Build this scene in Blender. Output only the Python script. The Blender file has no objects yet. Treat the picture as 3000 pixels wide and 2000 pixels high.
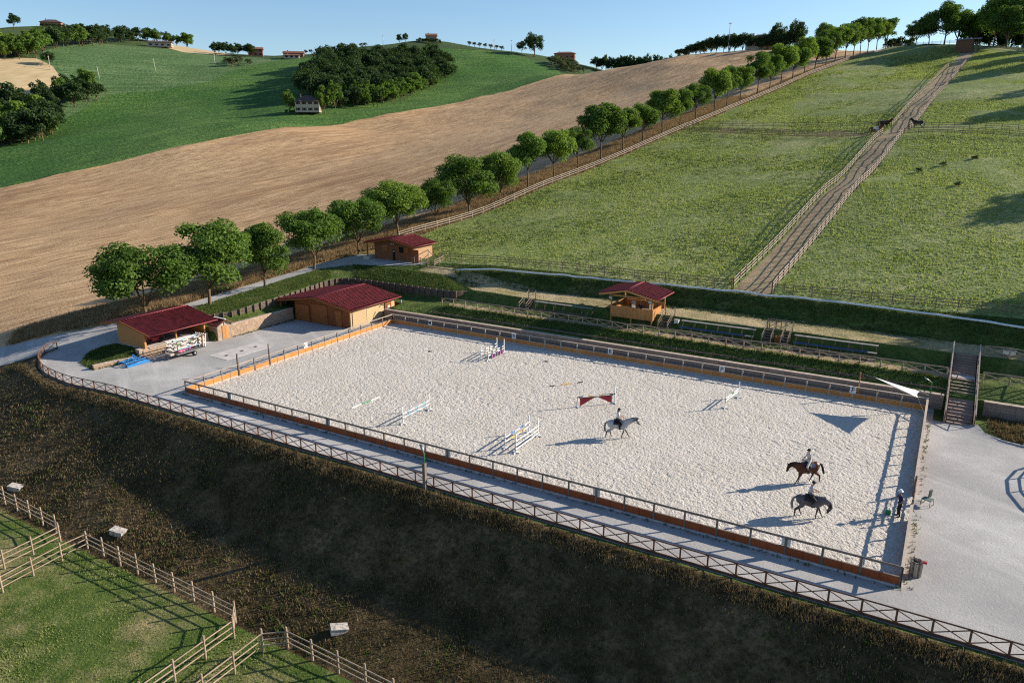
import bpy, bmesh, math, random, zlib
import numpy as np
from mathutils import Vector, Matrix, Quaternion, kdtree
from mathutils.geometry import delaunay_2d_cdt
random.seed(7); np.random.seed(7)
SC = bpy.context.scene
COL = SC.collection

# ------------------------------------------------------------------ camera
CAM_LOC = Vector((59.714, -40.77, 23.877)); PITCH = 0.2794; YAW = -0.5348
cam = bpy.data.cameras.new('camera'); camo = bpy.data.objects.new('camera', cam); COL.objects.link(camo)
cam.sensor_width = 36.0; cam.lens = 26.02; cam.clip_start = 0.5; cam.clip_end = 6000
camo.location = CAM_LOC
camo.rotation_euler = (math.pi/2 - PITCH, 0, -YAW)
SC.camera = camo

# ------------------------------------------------------------------ light
SUN_EL = math.radians(22.8); SUN_AZ = math.radians(45.0)     # azimuth from +Y towards +X
SUN_DIR = Vector((math.cos(SUN_EL)*math.sin(SUN_AZ), math.cos(SUN_EL)*math.cos(SUN_AZ), math.sin(SUN_EL)))
world = bpy.data.worlds.new('World'); SC.world = world; world.use_nodes = True
wn = world.node_tree; wn.nodes.clear()
wo = wn.nodes.new('ShaderNodeOutputWorld'); wb = wn.nodes.new('ShaderNodeBackground'); sk = wn.nodes.new('ShaderNodeTexSky')
sk.sky_type = 'NISHITA'; sk.sun_disc = False; sk.sun_elevation = SUN_EL; sk.sun_rotation = SUN_AZ
sk.air_density = 1.0; sk.dust_density = 0.3; sk.ozone_density = 4.0; sk.altitude = 200
wb.inputs['Strength'].default_value = 0.092
wn.links.new(sk.outputs[0], wb.inputs[0]); wn.links.new(wb.outputs[0], wo.inputs[0])
sl = bpy.data.lights.new('sun', 'SUN'); sl.energy = 5.0; sl.angle = math.radians(0.5); sl.color = (1.0, 0.90, 0.76)
so = bpy.data.objects.new('sun', sl); COL.objects.link(so); so.rotation_euler = (-SUN_DIR).to_track_quat('-Z', 'Y').to_euler()
so.location = (100, 100, 100)
SC.view_settings.view_transform = 'Standard'; SC.view_settings.look = 'None'
SC.view_settings.exposure = 0.8; SC.view_settings.gamma = 1.0; SC.view_settings.use_curve_mapping = False

cy = SC.cycles
cy.max_bounces = 5; cy.diffuse_bounces = 3; cy.glossy_bounces = 2; cy.transmission_bounces = 3; cy.transparent_max_bounces = 4
cy.use_denoising = False; cy.pixel_filter_type = 'BLACKMAN_HARRIS'; cy.filter_width = 1.15
cy.caustics_reflective = False; cy.caustics_refractive = False

# ------------------------------------------------------------------ materials
MATS = {}
class NT:
    def __init__(s, name):
        m = bpy.data.materials.new(name); m.use_nodes = True; s.m = m; s.t = m.node_tree; s.t.nodes.clear()
        s.out = s.n('ShaderNodeOutputMaterial'); s.b = s.n('ShaderNodeBsdfPrincipled')
        s.l(s.b.outputs[0], s.out.inputs[0]); s.b.inputs['Specular IOR Level'].default_value = 0.25
        s.geo = s.n('ShaderNodeNewGeometry'); MATS[name] = m
    def n(s, t, **k):
        nd = s.t.nodes.new(t)
        for a, v in k.items(): setattr(nd, a, v)
        return nd
    def l(s, a, b): s.t.links.new(a, b)
    def pos(s, scale=(1,1,1), rot=(0,0,0), obj=False, tex=False):
        mp = s.n('ShaderNodeMapping'); mp.vector_type = 'TEXTURE' if tex else 'POINT'; mp.inputs['Scale'].default_value = scale; mp.inputs['Rotation'].default_value = rot
        if obj:
            tc = s.n('ShaderNodeTexCoord'); s.l(tc.outputs['Object'], mp.inputs[0])
        else: s.l(s.geo.outputs['Position'], mp.inputs[0])
        return mp.outputs[0]
    def noise(s, scale, detail=4, rough=.55, vec=None, dist=0):
        nd = s.n('ShaderNodeTexNoise'); nd.inputs['Scale'].default_value = scale; nd.inputs['Detail'].default_value = detail
        nd.inputs['Roughness'].default_value = rough; nd.inputs['Distortion'].default_value = dist
        s.l(vec if vec is not None else s.geo.outputs['Position'], nd.inputs['Vector']); return nd.outputs[0]
    def voro(s, scale, vec=None, feat='F1'):
        nd = s.n('ShaderNodeTexVoronoi'); nd.feature = feat; nd.inputs['Scale'].default_value = scale
        s.l(vec if vec is not None else s.geo.outputs['Position'], nd.inputs['Vector']); return nd.outputs[0]
    def ramp(s, f, stops, interp='LINEAR'):
        r = s.n('ShaderNodeValToRGB'); r.color_ramp.interpolation = interp
        e = r.color_ramp.elements
        while len(e) < len(stops): e.new(.5)
        for i, (p, c) in enumerate(stops):
            e[i].position = p; e[i].color = c if len(c) == 4 else (*c, 1)
        s.l(f, r.inputs[0]); return r.outputs[0]
    def mix(s, f, a, b, mode='MIX'):
        m = s.n('ShaderNodeMix'); m.data_type = 'RGBA'; m.blend_type = mode
        for sock, v in ((0, f), (6, a), (7, b)):
            if isinstance(v, (int, float)): m.inputs[sock].default_value = v
            elif isinstance(v, tuple): m.inputs[sock].default_value = (*v, 1)
            else: s.l(v, m.inputs[sock])
        return m.outputs[2]
    def math(s, op, a, b=0.0, clamp=False):
        m = s.n('ShaderNodeMath'); m.operation = op; m.use_clamp = clamp
        for i, v in enumerate((a, b)):
            if isinstance(v, (int, float)): m.inputs[i].default_value = v
            else: s.l(v, m.inputs[i])
        return m.outputs[0]
    def rnd(s):
        return s.n('ShaderNodeObjectInfo').outputs['Random']
    def bump(s, h, dist=.05, strength=1.0, normal=None):
        b = s.n('ShaderNodeBump'); b.inputs['Strength'].default_value = strength; b.inputs['Distance'].default_value = dist
        s.l(h, b.inputs['Height'])
        if normal is not None: s.l(normal, b.inputs['Normal'])
        s.l(b.outputs[0], s.b.inputs['Normal']); return b.outputs[0]
    def col(s, c): 
        if isinstance(c, tuple): s.b.inputs['Base Color'].default_value = (*c, 1)
        else: s.l(c, s.b.inputs['Base Color'])
    def rough(s, r): s.b.inputs['Roughness'].default_value = r

def plain(name, c, rough=.6, metal=0, var=.12, nscale=3.0):
    t = NT(name); t.rough(rough); t.b.inputs['Metallic'].default_value = metal
    d = tuple(max(0, v*(1-var*2)) for v in c); h = tuple(v*(1+var) for v in c)
    t.col(t.ramp(t.noise(nscale, 5), [(.3, d), (.65, h)])); return t.m

def wood(name, c1, c2, rough=.75, scale=6.0, boards=None, bump=.01):
    """timber: streaks along the piece, each piece a little different; boards=(axis, width) draws joints"""
    t = NT(name); t.rough(rough)
    n1 = t.noise(scale, 5, .6, t.pos((1, 1, 1)))
    n2 = t.noise(40, 3, .5)
    c = t.ramp(n1, [(.28, c1), (.72, c2)])
    c = t.mix(t.math('MULTIPLY', t.rnd(), .35), c, tuple(v*.55 for v in c1))
    c = t.mix(t.math('MULTIPLY', n2, .25), c, tuple(v*.45 for v in c1))
    if boards:
        ax, w = boards
        sx = t.n('ShaderNodeSeparateXYZ'); t.l(t.geo.outputs['Position'], sx.inputs[0])
        f = t.math('FRACT', t.math('DIVIDE', sx.outputs[ax], w))
        g = t.math('LESS_THAN', t.math('ABSOLUTE', t.math('SUBTRACT', f, .5)), .46)
        c = t.mix(g, tuple(v*.35 for v in c1), c); t.bump(g, .012)
    else: t.bump(n2, bump)
    t.col(c); return t.m

def attr_mat(name, rough=.7):
    t = NT(name); t.rough(rough); a = t.n('ShaderNodeAttribute', attribute_name='Col')
    n = t.noise(14, 4); t.col(t.mix(t.math('MULTIPLY', n, .35), a.outputs[0], (0, 0, 0), 'MULTIPLY')); 
    t.t.nodes[-1]; return t.m

def ground_mats():
    # riding sand
    t = NT('sand'); t.rough(.95)
    n = t.noise(.35, 4); n2 = t.noise(9, 4, .6); v = t.voro(4.2)
    c = t.ramp(n, [(.3, (.52, .475, .41)), (.7, (.60, .555, .49))]); c = t.mix(t.ramp(t.noise(11, 3, .65), [(.36, (.8, .8, .8)), (.5, (0, 0, 0))]), c, (.36, .32, .265))
    w_ = t.noise(.09, 4, .6); c = t.mix(t.ramp(w_, [(.5, (0, 0, 0)), (.72, (.55, .55, .55))]), c, (.50, .45, .38))
    t.col(c); t.bump(t.noise(5.5, 3, .6), .13, 1.0)
    # gravel
    t = NT('gravel'); t.rough(.95)
    n = t.noise(.16, 5, .6); n2 = t.noise(7, 5, .7); n3 = t.noise(2.0, 4)
    c = t.ramp(n, [(.34, (.31, .30, .29)), (.52, (.40, .385, .365)), (.66, (.54, .52, .495))]); c = t.mix(t.ramp(n2, [(.35, (.6, .6, .6)), (.65, (0, 0, 0))]), c, (.28, .27, .255))
    tr_ = t.noise(.5, 3, .6, t.pos((1.0, 14, 1), (0, 0, math.radians(62)), tex=True)); c = t.mix(t.ramp(tr_, [(.55, (0, 0, 0)), (.72, (.5, .5, .5))]), c, (.57, .55, .52))
    c = t.mix(t.ramp(n3, [(.55, (0, 0, 0)), (.75, (.5, .5, .5))]), c, (.47, .44, .40)); t.col(c); t.bump(n2, .035, .9)
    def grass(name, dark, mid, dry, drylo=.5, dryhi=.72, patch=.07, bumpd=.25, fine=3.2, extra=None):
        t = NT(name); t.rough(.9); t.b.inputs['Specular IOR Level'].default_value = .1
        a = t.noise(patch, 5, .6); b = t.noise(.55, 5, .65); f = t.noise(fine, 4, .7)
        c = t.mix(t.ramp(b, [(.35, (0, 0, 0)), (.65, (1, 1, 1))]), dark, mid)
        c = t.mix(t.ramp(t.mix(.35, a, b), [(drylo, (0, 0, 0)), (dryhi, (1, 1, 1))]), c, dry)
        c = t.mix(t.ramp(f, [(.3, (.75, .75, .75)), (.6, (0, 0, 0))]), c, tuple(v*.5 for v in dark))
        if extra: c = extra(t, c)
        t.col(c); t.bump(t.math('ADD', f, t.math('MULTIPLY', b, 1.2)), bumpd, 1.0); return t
    def crop_rows(t, c):
        r = t.noise(.5, 3, .6, t.pos((1, 30, 1), (0, 0, math.radians(-38)), tex=True)); return t.mix(t.ramp(r, [(.40, (.55, .55, .55)), (.56, (0, 0, 0))]), c, (.030, .085, .024))
    grass('paddock_grass', (.16, .215, .062), (.29, .33, .115), (.46, .41, .205), .47, .72, .06, .12, 2.2)
    grass('bank_grass', (.065, .108, .022), (.135, .178, .045), (.27, .215, .10), .52, .70, .11, .22, 4.0)
    grass('worn_grass', (.085, .080, .035), (.15, .125, .06), (.27, .20, .11), .40, .6, .3, .15, 4.0)
    grass('dry_grass', (.22, .20, .08), (.38, .315, .15), (.52, .41, .24), .38, .58, .13, .16, 5.0)
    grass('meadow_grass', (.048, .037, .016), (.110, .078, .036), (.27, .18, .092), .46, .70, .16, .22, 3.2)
    grass('low_grass', (.060, .105, .018), (.130, .175, .040), (.38, .29, .155), .48, .66, .17, .10, 6.0)
    grass('dry_verge', (.14, .12, .04), (.28, .20, .09), (.40, .27, .13), .4, .6, .2, .3, 3.0)
    grass('crop_grass', (.045, .115, .022), (.105, .215, .045), (.195, .295, .075), .44, .70, .02, .6, .9, crop_rows)
    grass('hill_crop', (.075, .140, .050), (.135, .215, .080), (.21, .285, .12), .44, .70, .02, .5, .8, crop_rows)
    grass('hill_grass', (.050, .090, .030), (.080, .120, .040), (.16, .165, .07), .5, .8, .012, .5, .8)
    # stubble: drill lines run uphill
    t = NT('stubble'); t.rough(.95); dr = (0, 0, math.radians(-13))
    st = t.noise(.30, 3, .7, t.pos((1, 60, 1), dr, tex=True)); fine = t.noise(1.5, 3, .6, t.pos((1, 60, 1), dr, tex=True)); a = t.noise(.012, 3); f = t.noise(2.2, 3, .75)
    c = t.ramp(st, [(.36, (.34, .185, .080)), (.5, (.56, .345, .160)), (.64, (.72, .475, .240))])
    c = t.mix(t.ramp(a, [(.35, (0, 0, 0)), (.7, (.6, .6, .6))]), c, (.74, .505, .265))
    c = t.mix(t.ramp(fine, [(.38, (.85, .85, .85)), (.54, (0, 0, 0))]), c, (.26, .140, .062))
    c = t.mix(t.ramp(f, [(.34, (.55, .55, .55)), (.6, (0, 0, 0))]), c, (.25, .15, .08))
    t.col(c); t.bump(t.math('ADD', f, fine), .12, 1.0)
    # hay field
    t = NT('hay'); t.rough(.95); a = t.noise(.03, 5); st = t.noise(.4, 4, .6, t.pos((1, .08, 1), (0, 0, 1.1)))
    c = t.ramp(st, [(.3, (.40, .29, .15)), (.7, (.55, .42, .24))]); c = t.mix(t.ramp(a, [(.55, (0, 0, 0)), (.75, (.6, .6, .6))]), c, (.30, .29, .12)); t.col(c)
    # lane dirt
    t = NT('lane_dirt'); t.rough(.95); a = t.noise(.5, 5, .7); f = t.noise(5, 4, .7)
    c = t.ramp(a, [(.3, (.25, .18, .10)), (.7, (.44, .32, .19))]); c = t.mix(t.ramp(t.noise(1.1, 4, .7), [(.5, (0, 0, 0)), (.66, (.8, .8, .8))]), c, (.20, .21, .085)); t.col(c); t.bump(f, .12)
ground_mats()

def foliage(name, c1, c2, c3, tl=.33, tint=(1.5, 1.6, .5)):
    t = NT(name); t.rough(.7); t.b.inputs['Specular IOR Level'].default_value = .2
    n = t.noise(.5, 3); n2 = t.noise(3.0, 2)
    c = t.ramp(t.mix(.5, n, n2), [(.32, c1), (.5, c2), (.68, c3)])
    c = t.mix(t.math('MULTIPLY', t.rnd(), .45), c, tuple(v*.7 for v in c1)); t.col(c)
    tr = t.n('ShaderNodeBsdfTranslucent'); t.l(t.mix(1.0, c, tint, 'MULTIPLY'), tr.inputs[0])
    mx = t.n('ShaderNodeMixShader'); mx.inputs[0].default_value = tl
    t.l(t.b.outputs[0], mx.inputs[1]); t.l(tr.outputs[0], mx.inputs[2]); t.l(mx.outputs[0], t.out.inputs[0])
foliage('leaf', (.052, .105, .018), (.110, .190, .034), (.190, .265, .055))
foliage('leaf_dark', (.026, .052, .019), (.045, .082, .028), (.075, .118, .038))
foliage('leaf_light', (.085, .150, .024), (.155, .235, .040), (.225, .29, .06))
foliage('leaf_olive', (.055, .070, .040), (.085, .105, .060), (.13, .15, .09))
foliage('blade', (.17, .225, .060), (.29, .33, .11), (.43, .41, .20), .4, (1.15, 1.25, .7))
foliage('blade_bank', (.050, .088, .020), (.090, .130, .034), (.19, .185, .075), .32, (1.25, 1.35, .6))
foliage('blade_dry', (.080, .064, .030), (.18, .135, .070), (.36, .265, .155), .3, (1.15, 1.1, .8))
foliage('blade_straw', (.20, .135, .065), (.33, .23, .12), (.47, .34, .19), .3, (1.15, 1.05, .8))
wood('bark', (.10, .065, .035), (.22, .155, .085), .9, 3)
wood('wood_grey', (.15, .118, .092), (.31, .25, .20), .85, 4)
wood('wood_pale', (.42, .34, .265), (.60, .51, .42), .8, 4)
wood('wood_fence', (.30, .215, .145), (.50, .385, .285), .85, 4)
wood('wood_fence_dark', (.16, .125, .085), (.30, .235, .165), .85, 4)
wood('wood_brown', (.115, .055, .032), (.22, .115, .065), .75, 4)
wood('wood_log', (.10, .075, .055), (.24, .185, .14), .9, 4)
wood('wood_orange', (.52, .19, .045), (.70, .32, .09), .6, 5)
wood('wood_red', (.27, .062, .018), (.42, .115, .034), .6, 5)
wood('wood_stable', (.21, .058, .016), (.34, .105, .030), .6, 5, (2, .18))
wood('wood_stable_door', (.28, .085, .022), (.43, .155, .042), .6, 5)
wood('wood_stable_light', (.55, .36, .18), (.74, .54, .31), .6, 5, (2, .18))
wood('wood_honey', (.44, .185, .055), (.62, .31, .11), .6, 5)
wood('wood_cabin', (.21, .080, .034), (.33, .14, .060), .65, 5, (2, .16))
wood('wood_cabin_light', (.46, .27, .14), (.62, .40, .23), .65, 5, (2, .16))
plain('roof_red', (.140, .020, .022), .6, 0, .28, 2.0)
plain('roof_cap', (.24, .05, .055), .5)
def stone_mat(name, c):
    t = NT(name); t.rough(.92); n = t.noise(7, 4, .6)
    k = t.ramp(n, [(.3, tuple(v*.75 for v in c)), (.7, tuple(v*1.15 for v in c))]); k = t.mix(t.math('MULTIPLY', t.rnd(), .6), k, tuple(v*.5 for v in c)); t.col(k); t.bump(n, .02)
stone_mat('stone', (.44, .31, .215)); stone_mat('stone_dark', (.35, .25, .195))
plain('mortar', (.30, .25, .20), .95)
plain('coping', (.47, .37, .29), .9, 0, .15)
plain('concrete', (.50, .46, .43), .9, 0, .10, 1.0)
plain('white_paint', (.70, .69, .66), .5, 0, .08)
plain('white_box', (.38, .35, .315), .9, 0, .3, 5)
plain('black_paint', (.025, .025, .028), .5)
plain('blue_paint', (.028, .20, .50), .45)
plain('seat_blue', (.035, .075, .20), .5)
plain('seat_grey', (.24, .22, .205), .85, 0, .2)
plain('green_paint', (.03, .20, .075), .45)
plain('yellow_paint', (.75, .42, .06), .5)
plain('red_paint', (.36, .03, .045), .5)
plain('light_blue', (.22, .50, .66), .5)
plain('purple_paint', (.26, .10, .24), .6)
plain('pink', (.60, .16, .24), .6)
plain('steel', (.30, .31, .31), .45, .7)
plain('dark_steel', (.07, .065, .06), .5, .5)
plain('rubber', (.025, .024, .023), .85)
plain('dark_hole', (.014, .011, .009), .9)
plain('sail', (.78, .78, .76), .7, 0, .03)
plain('pipe', (.62, .66, .67), .6, 0, .06)
plain('plaster', (.46, .38, .30), .9, 0, .1)
plain('plaster_red', (.34, .145, .10), .9, 0, .1)
plain('shutter', (.06, .045, .035), .8)
plain('tile', (.22, .10, .07), .9, 0, .15, 3)
plain('tile_dark', (.10, .072, .06), .9, 0, .15, 3)
plain('cloth_dark', (.025, .025, .035), .8)
plain('cloth_white', (.75, .74, .72), .8, 0, .03)
plain('leather', (.04, .022, .015), .55)
plain('pad_blue', (.05, .07, .13), .8)
plain('dung', (.07, .05, .025), .95)
plain('mane_dark', (.022, .016, .013), .8)
plain('tail_grey', (.22, .20, .18), .8)
def mat(n): return MATS[n]

# ------------------------------------------------------------------ mesh helpers
_TS = bpy.data.scenes.new('workbench')
def eval_mesh(o):
    """evaluated copy of a temporary object's mesh, worked out in a scratch scene"""
    _TS.collection.objects.link(o); vl = _TS.view_layers[0]; vl.update(); dg = vl.depsgraph; dg.update()
    me = bpy.data.meshes.new_from_object(o.evaluated_get(dg)); bpy.data.objects.remove(o); return me
class MB:
    def __init__(s): s.v = []; s.f = []
    def add(s, vs, fs):
        o = len(s.v); s.v.extend(tuple(v) for v in vs); s.f.extend(tuple(i+o for i in f) for f in fs); return s
    def box(s, x0, x1, y0, y1, z0, z1):
        return s.add([(x0,y0,z0),(x1,y0,z0),(x1,y1,z0),(x0,y1,z0),(x0,y0,z1),(x1,y0,z1),(x1,y1,z1),(x0,y1,z1)],
                     [(0,3,2,1),(4,5,6,7),(0,1,5,4),(1,2,6,5),(2,3,7,6),(3,0,4,7)])
    def tube(s, pts, rad, n=8, cap=True):
        pts = [Vector(p) for p in pts]; rad = rad if isinstance(rad, (list, tuple)) else [rad]*len(pts)
        rings = []; up = Vector((0, 0, 1))
        prev = None
        for i, p in enumerate(pts):
            d = (pts[min(i+1, len(pts)-1)] - pts[max(i-1, 0)]).normalized()
            if prev is None:
                a = d.cross(up) if abs(d.z) < .95 else d.cross(Vector((1, 0, 0)))
            else: a = prev - d*prev.dot(d)
            a.normalize(); prev = a; b = d.cross(a)
            r = rad[i]; rx, ry = r if isinstance(r, tuple) else (r, r)
            rings.append([p + a*(rx*math.cos(2*math.pi*k/n)) + b*(ry*math.sin(2*math.pi*k/n)) for k in range(n)])
        vs = [v for r in rings for v in r]; fs = []
        for i in range(len(rings)-1):
            for k in range(n): fs.append((i*n+k, i*n+(k+1) % n, (i+1)*n+(k+1) % n, (i+1)*n+k))
        if cap: fs.append(tuple(range(n-1, -1, -1))); fs.append(tuple((len(rings)-1)*n+k for k in range(n)))
        return s.add(vs, fs)
    def ball(s, c, r, n=10, m=7):
        rx, ry, rz = r if isinstance(r, tuple) else (r, r, r); vs = [(c[0], c[1], c[2]-rz)]
        for i in range(1, m):
            a = -math.pi/2 + math.pi*i/m
            for k in range(n):
                b = 2*math.pi*k/n; vs.append((c[0]+rx*math.cos(a)*math.cos(b), c[1]+ry*math.cos(a)*math.sin(b), c[2]+rz*math.sin(a)))
        vs.append((c[0], c[1], c[2]+rz)); fs = []
        for k in range(n): fs.append((0, 1+(k+1) % n, 1+k))
        for i in range(m-2):
            for k in range(n): a = 1+i*n; fs.append((a+k, a+(k+1) % n, a+n+(k+1) % n, a+n+k))
        a = 1+(m-2)*n; L = len(vs)-1
        for k in range(n): fs.append((a+k, a+(k+1) % n, L))
        return s.add(vs, fs)
    def prism(s, poly, z0, z1):
        n = len(poly)
        return s.add([(x, y, z0) for x, y in poly]+[(x, y, z1) for x, y in poly],
                     [tuple(range(n-1, -1, -1)), tuple(range(n, 2*n))]+[(i, (i+1) % n, n+(i+1) % n, n+i) for i in range(n)])
    def mesh(s, name, m, smooth=False):
        me = bpy.data.meshes.new(name); me.from_pydata(s.v, [], s.f); me.materials.append(mat(m) if isinstance(m, str) else m)
        if smooth: me.polygons.foreach_set('use_smooth', [True]*len(me.polygons))
        me.update(); return me
    def build(s, name, m, parent=None, smooth=False):
        return link(name, s.mesh(name, m, smooth), parent)

def link(name, me, parent=None, M=None):
    """link a mesh whose coordinates (after M) are in world space; parented parts are rebased to the parent"""
    o = bpy.data.objects.new(name, me); COL.objects.link(o)
    M = M if M is not None else Matrix.Identity(4)
    if parent is not None:
        o.parent = parent; o.matrix_basis = PINV[parent.name] @ M
        PINV[o.name] = M.inverted_safe()
    else:
        o.matrix_basis = M; PINV[o.name] = M.inverted_safe()
    return o
PINV = {}
def tag(o, label=None, cat=None, group=None, kind=None):
    for k, v in (('label', label), ('category', cat), ('group', group), ('kind', kind)):
        if v: o[k] = v
    return o
def thing(name, loc, label, cat, group=None, rz=0):
    o = bpy.data.objects.new(name, None); COL.objects.link(o); o.empty_display_size = .3
    o.location = loc; o.rotation_euler = (0, 0, rz)
    PINV[o.name] = (Matrix.Translation(loc) @ Matrix.Rotation(rz, 4, 'Z')).inverted()
    return tag(o, label, cat, group)
_UM = {}
def unit(shape, m):
    k = (shape, m)
    if k not in _UM:
        b = MB()
        if shape == 'log': b.tube([(0,0,0),(0,0,.5),(0,0,1)], [1, .97, .93], 8)
        elif shape == 'plank': b.box(-.5,.5,-.5,.5,0,1)
        elif shape == 'post': b.tube([(0,0,0),(0,0,.96),(0,0,1)], [1, .96, .72], 8)
        me = b.mesh(shape, m)
        if shape in ('log', 'post'):
            me.polygons.foreach_set('use_smooth', [len(p.vertices) == 4 for p in me.polygons])
        _UM[k] = me
    return _UM[k]
def beam(name, A, B, w, h, m, parent, shape='plank', roll=None):
    """a straight piece from A to B; w across (horizontal), h the other way"""
    A = Vector(A); B = Vector(B); d = B-A; L = d.length; z = d/L
    x = z.cross(Vector((0, 0, 1))) if abs(z.z) < .98 else Vector((1, 0, 0)) if roll is None else Vector((math.cos(roll), math.sin(roll), 0))
    x.normalize(); y = z.cross(x)
    M = Matrix(((x.x*w, y.x*h, z.x*L, A.x), (x.y*w, y.y*h, z.y*L, A.y), (x.z*w, y.z*h, z.z*L, A.z), (0,0,0,1)))
    return link(name, unit(shape, m), parent, M)
def block(name, x0, x1, y0, y1, z0, z1, m, parent):
    M = Matrix.Translation(((x0+x1)/2, (y0+y1)/2, z0)) @ Matrix.Diagonal((x1-x0, y1-y0, z1-z0, 1))
    return link(name, unit('plank', m), parent, M)
ORD = ['first','second','third','fourth','fifth','sixth','seventh','eighth','ninth','tenth','eleventh','twelfth','thirteenth','fourteenth','fifteenth','sixteenth','seventeenth','eighteenth','nineteenth','twentieth','twenty-first','twenty-second','twenty-third','twenty-fourth','twenty-fifth','twenty-sixth','twenty-seventh','twenty-eighth','twenty-ninth','thirtieth','thirty-first','thirty-second','thirty-third','thirty-fourth','thirty-fifth','thirty-sixth','thirty-seventh','thirty-eighth']
def vnoise(x, y, s, seed=0):
    x = np.asarray(x)/s; y = np.asarray(y)/s
    xi = np.floor(x).astype(np.int64); yi = np.floor(y).astype(np.int64); fx = x-xi; fy = y-yi
    fx = fx*fx*(3-2*fx); fy = fy*fy*(3-2*fy)
    def h(a, b):
        n = (a*374761393 + b*668265263 + seed*974711) & 0xffffffff
        n = ((n ^ (n >> 13))*1274126177) & 0xffffffff
        return ((n ^ (n >> 16)) & 0xffff)/65535.0
    return (h(xi,yi)*(1-fx)+h(xi+1,yi)*fx)*(1-fy)+(h(xi,yi+1)*(1-fx)+h(xi+1,yi+1)*fx)*fy
def in_poly(px, py, poly):
    px = np.asarray(px); py = np.asarray(py); r = np.zeros(px.shape, bool); n = len(poly)
    for i in range(n):
        x0, y0 = poly[i][:2]; x1, y1 = poly[(i+1) % n][:2]
        if y0 == y1: continue
        c = ((y0 > py) != (y1 > py)) & (px < (x1-x0)*(py-y0)/(y1-y0)+x0); r ^= c
    return r
def np_mesh(name, verts, faces_flat, nper, m, smooth=False):
    me = bpy.data.meshes.new(name); nv = len(verts); nf = len(faces_flat)//nper
    me.vertices.add(nv); me.vertices.foreach_set('co', np.ascontiguousarray(verts, np.float32).ravel())
    me.loops.add(len(faces_flat)); me.loops.foreach_set('vertex_index', np.ascontiguousarray(faces_flat, np.int32).ravel())
    me.polygons.add(nf); me.polygons.foreach_set('loop_start', np.arange(nf, dtype=np.int32)*nper)
    me.materials.append(mat(m) if isinstance(m, str) else m)
    me.update(calc_edges=True); me.validate()
    me.polygons.foreach_set('use_smooth', np.full(len(me.polygons), smooth))
    return me

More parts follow.
